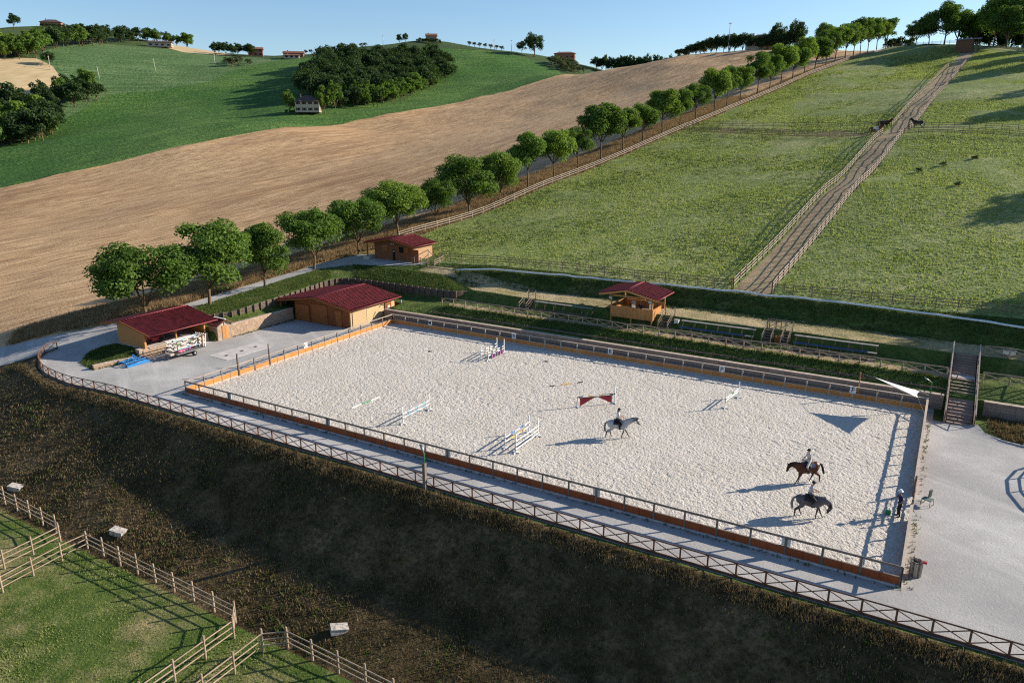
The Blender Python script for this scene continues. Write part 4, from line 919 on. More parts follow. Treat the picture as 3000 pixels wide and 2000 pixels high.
for x0, x1, nm in ((35.1, 43.2, 'middle'), (47.2, 55.1, 'right')):
    bench(x0, x1, 38.2, 3.28, .5, 'seat_grey', 'upper grey plank bench of the %s stand' % nm, 2.2); b_ = bench(x0+.05, x1-.9, 37.3, 2.74, .42, 'seat_blue', 'lower blue bench of the %s stand' % nm, 2.13)
    bench(x1-.88, x1, 37.3, 2.74, .42, 'seat_grey', 'short grey bench at the right end of the blue bench of the %s stand' % nm, 2.13, 2)
    block('riser_step', x0, x1, 36.2, 36.7, 2.12, 2.3, 'wood_log', b_)
bench(16.3, 24.2, 38.2, 3.28, .5, 'seat_grey', 'grey plank bench of the left stand, left of the kiosk', 2.2); bench(16.2, 24.0, 37.2, 2.6, .3, 'wood_log', 'low dark log bench of the left stand, left of the kiosk', 2.13)
t = thing('slatted_bin', (45.5, 38.2, 2.2), 'slatted wooden bin between the two flights of wooden steps', 'bin')
for i in range(14): a = 2*math.pi*i/14; beam('slat', (45.5+.24*math.cos(a), 38.2+.24*math.sin(a), 2.2), (45.5+.24*math.cos(a), 38.2+.24*math.sin(a), 2.95), .09, .03, 'wood_honey', t, 'plank', a)
b = MB(); b.tube([(45.5, 38.2, 2.25), (45.5, 38.2, 2.85)], .2, 12); b.build('liner', 'dark_steel', t, True)
for x, y, lab in ((34.35, 38.7, 'white box beside the wooden steps right of the kiosk'), (66.0, 40.4, 'white bench-like box beyond the top of the concrete stairs')):
    t = thing('white_box', (x, y, g1(x, y)), lab, 'box'); z = g1(x, y); w = .25 if x < 40 else .5
    b = MB(); b.box(x-w, x+w, y-.2, y+.2, z+.08, z+.45); b.build('body', 'white_paint', t); b = MB(); b.box(x-w-.04, x+w+.04, y-.24, y+.24, z+.45, z+.5); b.build('lid', 'white_box', t)
    for dx in (-w+.06, w-.06): block('foot', x+dx-.04, x+dx+.04, y-.15, y+.15, z-.05, z+.085, 'steel', t)

# white irrigation pipe
PP = [(.2, 44.3), (8, 45.0), (19, 45.95), (30, 46.55), (38, 46.85), (46, 46.9), (55, 46.4), (62, 45.6), (70, 44.3)]
PQ = along(PP, 1.5); zz = gz([p[0] for p in PQ], [p[1] for p in PQ])
b = MB(); b.tube([(x, y-.1, z+.24+.03*math.sin(x*1.3)) for (x, y), z in zip(PQ, zz)], .12, 8)
tag(b.build('irrigation_pipe', 'pipe', None, True), 'long white pipe lying on top of the grass bank above the terraces', 'pipe')

# concrete stairs
t = thing('staircase', (62.5, 28, 0), 'straight concrete stairs with pale-topped railings climbing right of the arena', 'stairs')
N1 = 14
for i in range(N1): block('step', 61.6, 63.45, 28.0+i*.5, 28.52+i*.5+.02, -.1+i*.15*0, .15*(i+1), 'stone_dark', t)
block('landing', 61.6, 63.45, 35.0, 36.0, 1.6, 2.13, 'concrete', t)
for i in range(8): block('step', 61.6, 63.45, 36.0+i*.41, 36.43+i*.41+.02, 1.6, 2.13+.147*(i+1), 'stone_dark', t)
for x in (61.45, 63.6):
    b = MB(); b.add([(x-.08, 27.9, -.1), (x+.08, 27.9, -.1), (x+.08, 27.9, .35), (x-.08, 27.9, .35), (x-.08, 39.3, 2.8), (x+.08, 39.3, 2.8), (x+.08, 39.3, 3.6), (x-.08, 39.3, 3.6), (x-.08, 35.2, 1.5), (x+.08, 35.2, 1.5), (x+.08, 35.2, 2.42), (x-.08, 35.2, 2.42)],
        [(0,1,2,3),(0,8,9,1),(8,4,5,9),(3,2,10,11),(11,10,6,7),(0,3,11,8),(8,11,7,4),(1,9,10,2),(9,5,6,10),(4,7,6,5)]); b.build('stringer', 'stone_dark', t)
    pts = [(x, 27.95, 1.1), (x, 35.2, 3.2), (x, 39.4, 4.35)]
    for a, c in zip(pts, pts[1:]):
        beam('handrail', a, c, .10, .06, 'wood_pale', t)
    for y, z in ((28, .3), (30.4, 1.0), (32.8, 1.7), (35.2, 2.4), (37.3, 3.0), (39.3, 3.55)): beam('post', (x, y, z-.2), (x, y, z+.8), .045, .045, 'wood_brown', t, 'log')
    for a, c in (((28, .45), (30.4, 1.7)), ((30.4, 1.1), (32.8, 2.4)), ((32.8, 1.8), (35.2, 3.1)), ((35.2, 2.5), (37.3, 3.7)), ((37.3, 3.1), (39.3, 4.2))):
        beam('brace', (x, a[0], a[1]), (x, c[0], c[1]), .03, .03, 'wood_brown', t, 'log'); beam('brace', (x+.03, a[0], c[1]-.55), (x+.03, c[0], a[1]+.55), .03, .03, 'wood_brown', t, 'log')
b = MB()
KC = [(60.7, 28.3), (63.8, 28.3), (64.35, 26.9), (65.6, 25.75), (68, 25.25), (74, 25.2)]
for a, c in zip(KC[1:], KC[2:]): beam('kerb_stone', (*a, .04), (*c, .04), .16, .14, 'concrete', t) if False else None
t = thing('kerb', (64.4, 27, 0), 'curved pale kerb round the grassy strip at the foot of the stairs', 'kerb')
KK = along(KC[1:], .8)
for a, c in zip(KK, KK[1:]): beam('kerb_stone', (*a, .05), (*c, .05), .15, .16, 'concrete', t)
# concrete wash pad in the yard with three drains
t = thing('wash_pad', (-6.8, 12, 0), 'pale concrete pad with three dark drain covers in the gravel yard', 'pad')
b = MB(); b.prism([(-8.4, 9.0), (-5.3, 8.9), (-5.2, 14.9), (-8.2, 15.2)], .0, .025); b.build('slab', 'concrete', t)
for y in (10.0, 12.1, 14.0): block('drain_cover', -6.95, -6.55, y-.2, y+.2, .022, .035, 'dark_steel', t)

# ------------------------------------------------------------------ trees
def leaf_cloud(rs, lobes, n, size, up=.35):
    """leaf quads spread through the outer part of each lobe"""
    w = np.array([l[3]**2 for l in lobes]); k = rs.choice(len(lobes), n, p=w/w.sum())
    c = np.array([l[:3] for l in lobes])[k]; r = np.array([l[3] for l in lobes])[k]; fl = np.array([l[4] if len(l) > 4 else .8 for l in lobes])[k]
    d = rs.normal(size=(n, 3)); d /= np.linalg.norm(d, axis=1)[:,None]; d[:,2] = np.where((d[:,2] < -.35) & (rs.rand(n) < .6), -d[:,2], d[:,2])
    rad = r*(rs.rand(n)**.45)
    p = c+d*rad[:,None]*np.column_stack([np.ones(n), np.ones(n), fl])
    nrm = d*.8+rs.normal(size=(n, 3))*.6; nrm[:,2] += up; nrm /= np.linalg.norm(nrm, axis=1)[:,None]
    a = np.cross(nrm, rs.normal(size=(n, 3))); a /= np.linalg.norm(a, axis=1)[:,None]; b = np.cross(nrm, a)
    s = size*rs.uniform(.6, 1.3, n)[:,None]; a = a*s; b = b*s*.62
    V = np.stack([p-a*.5, p+b*.5+nrm*s*.12, p+a*.5, p-b*.5+nrm*s*.12], 1).reshape(-1, 3)
    return V, np.arange(4*n)
def tree_meshes(seed, H, R, bole, nl, n, size, m, flat=.78, trunk_r=.2, openness=0, lim=6):
    rs = np.random.RandomState(seed); cz = bole+(H-bole)*.5; rz = (H-bole)*.5
    lobes = []
    for i in range(nl):
        for _ in range(30):
            d = rs.normal(size=3); d /= np.linalg.norm(d)
            if d[2] > -.8: break
        q = rs.uniform(.45, .8); lr = R*rs.uniform(.20, .42)
        lobes.append((d[0]*R*q, d[1]*R*q, cz+d[2]*rz*q*1.05, lr, flat))
    lobes.append((0, 0, cz, R*.5, flat))
    V, F = leaf_cloud(rs, lobes, n, size)
    crown = np_mesh('crown', V, F, 4, m, False)
    b = MB(); lean = rs.uniform(-.25, .25, 2); fork = bole*1.02
    tip = (lean[0], lean[1], fork)
    b.tube([(0, 0, -.3), (0, 0, .15), (lean[0]*.4, lean[1]*.4, fork*.5), tip], [trunk_r*1.5, trunk_r*1.1, trunk_r*.85, trunk_r*.75], 8)
    for l in sorted(lobes, key=lambda q: -q[3])[:lim]:
        mid = ((tip[0]+l[0])/2+rs.uniform(-.2, .2), (tip[1]+l[1])/2+rs.uniform(-.2, .2), (tip[2]*.9+l[2]*1.1)/2)
        b.tube([(tip[0], tip[1], tip[2]-.15), mid, l[:3]], [trunk_r*.55, trunk_r*.36, trunk_r*.14], 6)
    trunk = b.mesh('trunk', 'bark', True); return trunk, crown
TV = {'row': [tree_meshes(20+i, 10., 5.0, 2.0, 30, 12000, .38, 'leaf', .70+.03*i, .19) for i in range(6)],
      'rowlight': [tree_meshes(40+i, 10., 5.0, 2.0, 28, 12000, .38, 'leaf_light', .74, .19) for i in range(1)],
      'rowhi': [tree_meshes(50+i, 10., 4.6, 3.3, 24, 8000, .44, 'leaf' if i % 3 else 'leaf_light', .78, .18) for i in range(5)],
      'big': [tree_meshes(60+i, 12., 5.5, 1.8, 26, 3000, .75, 'leaf_dark', .85, .3) for i in range(3)],
      'far': [tree_meshes(70+i, 11., 5.0, 1.6, 22, 1500, .95, 'leaf_dark', .85, .25) for i in range(4)],
      'farmid': [tree_meshes(80+i, 11., 4.8, 1.4, 22, 1500, .95, 'leaf', .85, .25) for i in range(3)],
      'farlight': [tree_meshes(90+i, 11., 4.8, 1.2, 22, 1500, .95, 'leaf_light', .85, .25) for i in range(2)],
      'olive': [tree_meshes(100+i, 4.5, 2.6, .9, 14, 420, .6, 'leaf_olive', .8, .18) for i in range(2)],
      'cypress': [tree_meshes(110, 9., 1.1, .4, 16, 600, .6, 'leaf_dark', 2.2, .15)],
      'bush': [tree_meshes(120+i, 3.2, 2.4, .1, 12, 420, .6, 'leaf_dark', .8, .12) for i in range(2)]}
def tree(kind, x, y, label, group=None, s=1.0, w=None, rot=None, name='tree', v=None, z=None):
    rs = random.Random(int(x*131+y*17)); var = TV[kind]; tm, cm = var[(v if v is not None else rs.randrange(len(var))) % len(var)]
    z = g1(x, y) if z is None else z; rot = rs.uniform(0, 6.28) if rot is None else rot; w = s if w is None else w
    t = thing(name, (x, y, z), label, 'bush' if kind == 'bush' else 'tree', group)
    M = Matrix.Translation((x, y, z)) @ Matrix.Rotation(rot, 4, 'Z') @ Matrix.Diagonal((w, w, s, 1))
    link('trunk', tm, t, M); link('crown', cm, t, M); return t
ROW = [(-23.3, 11.9, 10.4, 10.8), (-22.8, 20.6, 11, 10.8), (-22.9, 30, 8.9, 8.0), (-22.8, 39.6, 10.2, 8.8), (-22.3, 49, 9.4, 9.2), (-23, 60, 10, 10.2), (-21.3, 68.8, 9, 6.8), (-19.7, 77.3, 11.3, 11.5), (-18.1, 85.5, 10.8, 8.6), (-16.5, 94.4, 11.6, 9.4), (-14.9, 102.7, 10.8, 9.2), (-13.3, 111.1, 9.6, 7.4), (-11.7, 119.7, 13.2, 12), (-10, 128.4, 10.4, 8.4), (-8.4, 137.1, 9.4, 9.0), (-6.7, 145.9, 11.4, 10.4)]
rr = random.Random(4)
for k, y in enumerate((154.9, 163.1, 171.9, 180.4, 189, 198.3, 207.2, 215.8, 224, 233.6, 243, 251.8, 260.1, 270, 279.1, 287.7, 297, 305.9, 315.5)):
    u = k/18; ROW.append((row_x(y)+rr.uniform(-.5, .5), y, rr.uniform(9.6, 12.8)*(1+.2*u), rr.uniform(7.0, 9.6)*(1+.3*u)))
for i, (x, y, H, W) in enumerate(ROW):
    tree('rowlight' if i in (5, 8) else 'rowhi' if i > 8 else 'row', x, y, '%s round-crowned tree counting up the hillside row from the open shed' % ORD[i], 'hillside tree row', H/10, W/9.0, v=i)

# crest and right-hand trees above the paddock
CREST = [(37.7, 303.5, 9.5, 9.0, 'smallest umbrella-shaped tree on the skyline above the paddock'), (42.1, 303.8, 11.5, 9.5, 'slender forked tree on the skyline, second from the gap'), (47.3, 304, 15.0, 13.5, 'broad dark tree on the skyline just left of the hilltop shed'), (51.6, 310, 14.5, 12, 'dark tree directly behind the hilltop shed'), (56.8, 312, 14.0, 11, 'thin-topped tree right of the hilltop shed'), (63.4, 299, 18.5, 16, 'tall dark tree second from the right edge on the skyline'), (72.5, 296, 20.5, 18, 'tallest dark tree at the top right picture corner'), (67.2, 284, 14.0, 12, 'dark tree behind the paddock fence near the right picture edge')]
for i, (x, y, H, W, l) in enumerate(CREST): tree('row', x, y, l, 'trees on the hilltop crest', H/10, W/9, v=i)
OFF = [(82, 278), (92, 262), (88, 240), (97, 205), (92, 178), (93, 112), (92, 72)]
for i, (x, y) in enumerate(OFF): tree('big', x, y, '%s tree downhill in the row beyond the right picture edge' % ORD[i], 'trees right of the paddock', 1.15, 1.2, v=i)
rr = random.Random(9)
for i in range(8): x = 58+i*5.2+rr.uniform(-1, 1); y = 322-i*3+rr.uniform(-2, 2); tree('big', x, y, 'dark tree in the dense thicket behind the top right corner of the paddock', 'hilltop thicket', rr.uniform(.9, 1.15), rr.uniform(1.1, 1.3))
for i in range(7): x = 26.5+i*1.5; tree('bush', x, 318+rr.uniform(-2, 2), 'low bush on the skyline between the two groups of hilltop trees', 'skyline bushes', rr.uniform(1.0, 1.5), rr.uniform(.9, 1.3), name='bush')

def scatter_trees(poly, n, kinds, label, group, smin, smax, seed, sp=4., name='tree'):
    rs = random.Random(seed); xs = [p[0] for p in poly]; ys = [p[1] for p in poly]; out = []; tries = 0
    while len(out) < n and tries < n*60:
        tries += 1; x = rs.uniform(min(xs), max(xs)); y = rs.uniform(min(ys), max(ys))
        if not in_poly(np.array([x]), np.array([y]), poly)[0] or any((x-a)**2+(y-b)**2 < sp*sp for a, b in out): continue
        out.append((x, y)); s = rs.uniform(smin, smax); tree(rs.choice(kinds), x, y, label, group, s, s*rs.uniform(.9, 1.2), name=name)
W1 = [(-271, 280), (-250, 286), (-240, 305), (-236, 325), (-244, 362), (-258, 405), (-270, 432), (-290, 432), (-318, 408), (-337, 382), (-332, 358), (-300, 312)]
def woodland(name, poly, n, label, seed, smin, smax, sp, m='leaf_dark'):
    """a wood that reads as one mass: crowns and stems joined in one object"""
    rs = np.random.RandomState(seed); P = np.array(poly); out = []; Vs = []; tr = MB()
    while len(out) < n:
        x, y = rs.uniform(P.min(0), P.max(0))
        if not in_poly(np.array([x]), np.array([y]), poly)[0] or (out and min((x-a)**2+(y-b)**2 for a, b in out) < sp*sp and rs.rand() < .97): continue
        out.append((x, y)); z = g1(x, y); s = rs.uniform(smin, smax); H = 11*s; R_ = 5.2*s*rs.uniform(.85, 1.2); lobes = []
        for i in range(11):
            d = rs.normal(size=3); d /= np.linalg.norm(d); d[2] = abs(d[2])*1.2-.45; lobes.append((x+d[0]*R_*.62, y+d[1]*R_*.62, z+H*.55+d[2]*H*.36, R_*rs.uniform(.34, .5), .9))
        V, F = leaf_cloud(rs, lobes, 900, 1.0*s); Vs.append(V); tr.tube([(x, y, z-.3), (x, y, z+H*.5)], [.28, .14], 5)
    V = np.concatenate(Vs); o = link(name, np_mesh(name, V, np.arange(len(V)), 4, m)); o['kind'] = 'stuff'; tag(o, label, 'wood')
    q = link('stems', tr.mesh('stems', 'bark'), o); q['kind'] = 'stuff'
woodland('woodland', W1, 140, 'dense dark broadleaf wood on the hillside above the pale valley house', 1, 1.0, 1.45, 5.0)
W2 = [(-237, 275), (-229, 283), (-226, 303), (-234, 340), (-241, 363), (-254, 410), (-262, 410), (-249, 363), (-241, 330), (-240, 305), (-252, 285)]
scatter_trees(W2, 44, ['farmid', 'farmid', 'far'], 'paler leafy tree along the lower edge of the hillside wood', 'lower edge of the hillside wood', .75, 1.15, 2, 4.2)
W3 = [(-341, 150), (-336, 172), (-350, 186), (-372, 188), (-395, 180), (-390, 160), (-365, 148)]
scatter_trees(W3, 40, ['far', 'farmid', 'farlight', 'far'], 'leafy tree in the valley thicket at the left picture edge', 'valley thicket', 1.1, 1.7, 3, 5.0)
W4 = [(-383, 200), (-378, 212), (-388, 232), (-402, 236), (-402, 214), (-396, 200)]
scatter_trees(W4, 13, ['far', 'farmid'], 'tall tree in the hollow between the straw-coloured field and the crop field', 'hollow trees', 1.0, 1.45, 4, 6)
scatter_trees([(-470, 222), (-462, 243), (-474, 252), (-498, 236), (-492, 216)], 16, ['farlight', 'farmid', 'farlight'], 'bright green tree in the grove above the straw-coloured field', 'bright grove', .9, 1.35, 5, 6)
scatter_trees([(-478, 252), (-490, 275), (-512, 312), (-540, 345), (-552, 340), (-525, 300), (-500, 262)], 30, ['far', 'far', 'farmid'], 'dark tree in the belt below the left hilltop villa', 'tree belt on the left hill', .9, 1.35, 6, 5.5)
scatter_trees([(-540, 350), (-552, 402), (-530, 420), (-566, 412), (-562, 352)], 18, ['far', 'farmid'], 'tree of the skyline row right of the left hilltop villa', 'left skyline trees', .85, 1.25, 7, 5)
scatter_trees([(-470, 378), (-445, 402), (-458, 412), (-485, 392)], 8, ['far'], 'dark tree on the ridge left of the red farmhouse', 'ridge trees left of the red farmhouse', .7, 1.0, 8, 5)
scatter_trees([(-420, 350), (-400, 345), (-395, 358), (-425, 368)], 12, ['olive'], 'small olive tree below the red farmhouse', 'olives below the red farmhouse', .9, 1.3, 9, 3.5, 'olive_tree')
scatter_trees([(-230, 505), (-212, 484), (-197, 480), (-191, 496), (-206, 512), (-222, 520)], 24, ['olive'], 'small olive tree in the grove beside the brown field', 'olive grove beside the brown field', 1.0, 1.5, 10, 3.6, 'olive_tree')
for i in range(20):
    x = -205+i*3.4+rr.uniform(-1, 1); y = 541+i*1.35+rr.uniform(-3, 3); hh_ = (10.3+i*.92)*rr.uniform(.92, 1.1)
    tree('far', x, y, 'dark tree in the line showing over the crest of the brown field', 'tree line behind the brown field', hh_/11, rr.uniform(.95, 1.3))
tree('far', -447.5, 239.7, 'lone round dark tree at the upper corner of the straw-coloured field', None, .75, .95)
tree('big', -249.7, 516.8, 'large rounded tree standing alone on the skyline right of the stone farmhouse', None, 1.5, 1.7)
tree('far', -262, 518, 'smaller tree directly left of the large rounded skyline tree', None, .9, .9)
tree('olive', -401.9, 343.7, 'single olive tree out in the crop field below the red farmhouse', None, 1.5, 1.6, name='olive_tree')
tree('far', -656, 330, 'dark tree on the skyline left of the left hilltop villa', None, 1.1, 1.3)
for x, y, l in ((-372, 498, 'left one of two clipped trees left of the hilltop stone farmhouse'), (-368, 501, 'right one of two clipped trees left of the hilltop stone farmhouse')): tree('far', x, y, l, 'clipped pair', .75, .6)
for i in range(8): x = -352+i*3.6; tree('bush', x, 498-i*.6, 'bush in the hedge in front of the hilltop stone farmhouse', 'hilltop farmhouse hedge', rr.uniform(.8, 1.3), rr.uniform(.8, 1.3), name='bush')
for i in range(12): tree('olive', -385-i*4.4, 470-i*2.0+rr.uniform(-1, 1), 'small olive tree in the skyline row left of the hilltop stone farmhouse', 'skyline olives', .9, .9, name='olive_tree')
for i in range(7): tree('olive', -312+i*5.8, 516-i*.8, 'small olive tree in the skyline row right of the hilltop stone farmhouse', 'skyline olives to the right', .9, 1.0, name='olive_tree')
# round the white house
for x, y, s, w, k, l in ((-244.5, 246.5, 1.05, .8, 'farmid', 'round grey-green tree left of the white valley house'), (-229, 256, 1.3, .9, 'farlight', 'tall yellow-green tree right of the white valley house'), (-227.5, 262, 1.45, 1.0, 'farmid', 'second tall tree right of the white valley house'), (-232.5, 257.5, .9, .6, 'farlight', 'slim pale tree touching the right wall of the white valley house')): tree(k, x, y, l, None, s, w)
for i in range(3): tree('cypress', -224+i*1.6, 288+i*1.5, '%s of three dark cypresses at the foot of the hillside wood' % ORD[i], None, 1.1, 1.1, name='cypress_tree')
# hedge and trees at the crest house
for i in range(18):
    x = -84+i*3.5+rr.uniform(-1, 1); y = 391-i*1.0; tree('big', x, y, 'dark evergreen in the tall hedge round the crest house', 'crest house hedge', (.42+.35*min(1, i/6))*rr.uniform(.9, 1.15), rr.uniform(.7, .95))
tree('big', -20, 371.6, 'large rounded tree right of the crest house', None, 1.3, 1.05); tree('big', -30, 377, 'medium rounded tree behind the crest house hedge', None, 1.15, 1.0); tree('row', -4, 353, 'dark tree behind the top of the tree row', None, 1.3, 1.2)

# ------------------------------------------------------------------ grass tufts
def tufts(name, poly, n, h0, h1, m, seed, label, blades=5, spread=.16, excl=(), width=.05, clump=0.):
    rs = np.random.RandomState(seed); P = np.array([p[:2] for p in poly]); lo = P.min(0); hi = P.max(0); xs = []; c = 0
    while c < n:
        q = rs.uniform(lo, hi, (n*2, 2)); k = in_poly(q[:,0], q[:,1], poly)
        for e in excl: k &= ~in_poly(q[:,0], q[:,1], e)
        if clump: k &= vnoise(q[:,0], q[:,1], clump, seed) > rs.uniform(.2, .8, len(q))
        q = q[k]; xs.append(q); c += len(q)
    q = np.concatenate(xs)[:n]; z = gz(q[:,0], q[:,1]); B = blades
    base = np.repeat(np.column_stack([q, z]), B, 0); N = n*B
    base[:,:2] += rs.normal(0, spread, (N, 2)); h = rs.uniform(h0, h1, n).repeat(B)*rs.uniform(.6, 1.1, N)
    a = rs.uniform(0, 6.283, N); wv = np.column_stack([np.cos(a), np.sin(a), np.zeros(N)])*(width*rs.uniform(.6, 1.4, N))[:,None]
    tip = base.copy(); tip[:,2] += h; tip[:,:2] += rs.normal(0, .35, (N, 2))*h[:,None]; base[:,2] -= .04
    V = np.stack([base-wv, base+wv, tip], 1).reshape(-1, 3)
    o = link(name, np_mesh(name, V, np.arange(3*N), 3, m)); o['kind'] = 'stuff'; tag(o, label, 'grass'); return o
PAD_L = [(-4, 48.5), (-15, 56), (-18, 60)]+[(row_x(y)+2.6, y) for y in range(70, 300, 20)]+[(lane_l(285), 285)]+[(lane_l(y)-.2, y) for y in range(270, 48, -20)]+[(lane_l(48.5)-.2, 48.5)]
PAD_R = [(lane_r(48.5)+.3, 48.5), (70, 48.5), (74, 110), (80, 200), (84, 262), (lane_r(280)+.3, 280)]
tufts('paddock_grass', PAD_L, 90000, .05, .20, 'blade', 1, 'rough grass of the paddock left of the dirt lane', 4, .25, width=.085)
tufts('paddock_grass', PAD_R, 48000, .05, .20, 'blade', 2, 'rough grass of the paddock right of the dirt lane', 4, .25, width=.085)
tufts('rank_grass', PAD_L, 5000, .2, .42, 'blade_bank', 12, 'taller green grass clumps in the left paddock', 6, .3, width=.08, clump=9.)
P_EMB = [(-26, -1.5), (-23, -3), (-17, -5.2), (-12, -5.7), (-6, -5.0), (70, -4.9), (70, -16), (20, -16), (-6, -15.6), (-30, -16)]
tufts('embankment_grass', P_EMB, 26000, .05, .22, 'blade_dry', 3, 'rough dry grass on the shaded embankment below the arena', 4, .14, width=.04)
tufts('lower_grass', [(-12, -16), (45, -16.4), (45, -32), (-12, -32)], 30000, .04, .13, 'blade', 15, 'short grass of the foreground paddocks', 4, .1, width=.03)
tufts('embankment_weeds', P_EMB, 1800, .08, .28, 'blade_bank', 13, 'green weeds scattered over the embankment', 6, .14, width=.05, clump=3.)
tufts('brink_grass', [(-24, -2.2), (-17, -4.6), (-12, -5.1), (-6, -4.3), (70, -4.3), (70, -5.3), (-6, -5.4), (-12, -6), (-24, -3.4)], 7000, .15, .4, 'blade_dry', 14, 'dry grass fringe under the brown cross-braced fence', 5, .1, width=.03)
P_TER = [(5, 32.7), (61, 32.7), (61, 34.4), (5, 34.4)]; P_TER2 = [(1, 43), (70, 42.7), (78, 47.3), (-3, 47.3)]; P_TER3 = [(-14, 39.1), (4, 39.1), (6, 43), (-18, 43)]
tufts('bank_grass', P_TER, 3800, .05, .16, 'blade_bank', 4, 'green grass on the bank above the long stone wall', 5, .12, width=.045)
tufts('bank_grass', P_TER2, 8000, .06, .2, 'blade_bank', 5, 'green grass on the bank below the white pipe', 5, .14, width=.05)
tufts('bank_grass', P_TER3, 4500, .06, .2, 'blade_bank', 6, 'green grass on the bank above the log palisade', 5, .14, width=.05)
tufts('bank_grass', [(-22.6, 15), (-17.5, 15.7), (-16.2, 19), (-16, 27), (-17, 37), (-20, 40), (-22.5, 36)], 7000, .08, .22, 'blade_bank', 7, 'grass strip between gravel path and log palisade', 5, .14, width=.045)
tufts('verge_grass', [(-28.6, 13), (-26.8, 13), (-26.2, 30), (-25.6, 42), (-23, 50), (-19, 56), (row_x(70)+1.9, 70), (row_x(290)+1.9, 290), (row_x(290)-2.4, 290), (row_x(70)-2.4, 70), (-27.4, 46)], 15000, .25, .8, 'blade_straw', 8, 'tall straw-coloured grass along the edge of the brown field', 6, .16, width=.045)
tufts('standing_straw', [(-29.2, 12), (-28.4, 22), (-28.3, 34), (-27.2, 45), (row_x(60)-2.7, 60), (row_x(200)-2.7, 200), (row_x(200)-9, 200), (row_x(60)-11, 60), (-38, 40), (-38, 22), (-42, 6), (-36, 2)], 52000, .35, .75, 'blade_straw', 16, 'standing straw stalks at the edge of the brown field along the trees', 4, .2, width=.05)
tufts('wedge_grass', P_WEDGE, 2600, .08, .25, 'blade_bank', 9, 'grass on the wedge-shaped bed beside the open shed', 5, .1, width=.04)
tufts('strip_grass', [(64.6, 27.0), (65.8, 26.0), (68, 25.5), (78, 25.5), (78, 31), (64.5, 31)], 2500, .08, .4, 'blade_dry', 10, 'weedy grass strip at the foot of the right stone wall', 6, .12, width=.045)
def edge_tufts(name, line, n, m, seed, label, spread=.15, h=(.05, .22)):
    L = along(line, .3); rs = np.random.RandomState(seed); k = rs.randint(0, len(L), n); q = np.array(L)[k]+rs.normal(0, spread, (n, 2)); z = gz(q[:,0], q[:,1]); z = np.where(z > .6, 0, z) if name == 'yard_weeds' else z
    B = 4; base = np.repeat(np.column_stack([q, z]), B, 0); N = n*B; base[:,:2] += rs.normal(0, .05, (N, 2)); hh = rs.uniform(*h, N); a = rs.uniform(0, 6.283, N); wv = np.column_stack([np.cos(a), np.sin(a), np.zeros(N)])*.025
    tip = base.copy(); tip[:,2] += hh; tip[:,:2] += rs.normal(0, .3, (N, 2))*hh[:,None]; V = np.stack([base-wv, base+wv, tip], 1).reshape(-1, 3)
    o = link(name, np_mesh(name, V, np.arange(3*N), 3, m)); o['kind'] = 'stuff'; tag(o, label, 'weeds')
edge_tufts('yard_weeds', [(60.35, .2), (60.35, 28)], 110, 'blade_bank', 1, 'weeds along the outside of the right arena fence', .1)
edge_tufts('yard_weeds', [(-.3, .3), (-.3, 30)], 320, 'blade_dry', 2, 'weeds along the outside of the left arena fence', .1)
edge_tufts('yard_weeds', [(0, -.25), (60, -.25)], 260, 'blade_bank', 3, 'weeds along the foot of the near arena fence', .1)
edge_tufts('yard_weeds', [(-12.3, 15.6), (-12.3, 25)], 160, 'blade_bank', 4, 'weeds at the foot of the yard wall', .08)
edge_tufts('path_weeds', [(-23.5, 15), (-23.2, 24), (-22.9, 32), (-21.9, 39.5), (-17, 43)], 900, 'blade_bank', 5, 'grass creeping over the lower edge of the gravel path', .22)
edge_tufts('bank_fringe', [(x, y+1.3) for x, y in BK], 2600, 'blade_bank', 6, 'ragged grass fringe at the top of the bank below the pipe', .3, (.12, .4))
edge_tufts('bank_fringe', [(5, 34.3), (61, 34.3)], 2200, 'blade_bank', 7, 'ragged grass fringe along the front edge of the terrace path', .2, (.1, .35))
rs_ = random.Random(3)
for i, (x, y) in enumerate(((57.0, 108), (61.5, 113), (53.6, 103.5), (59.6, 95))):
    tree('bush', x, y, '%s dark weed clump in the paddock right of the lane, from the crossing fence' % ORD[i], 'weed clumps in the right paddock', .22, .3, name='weed_clump')

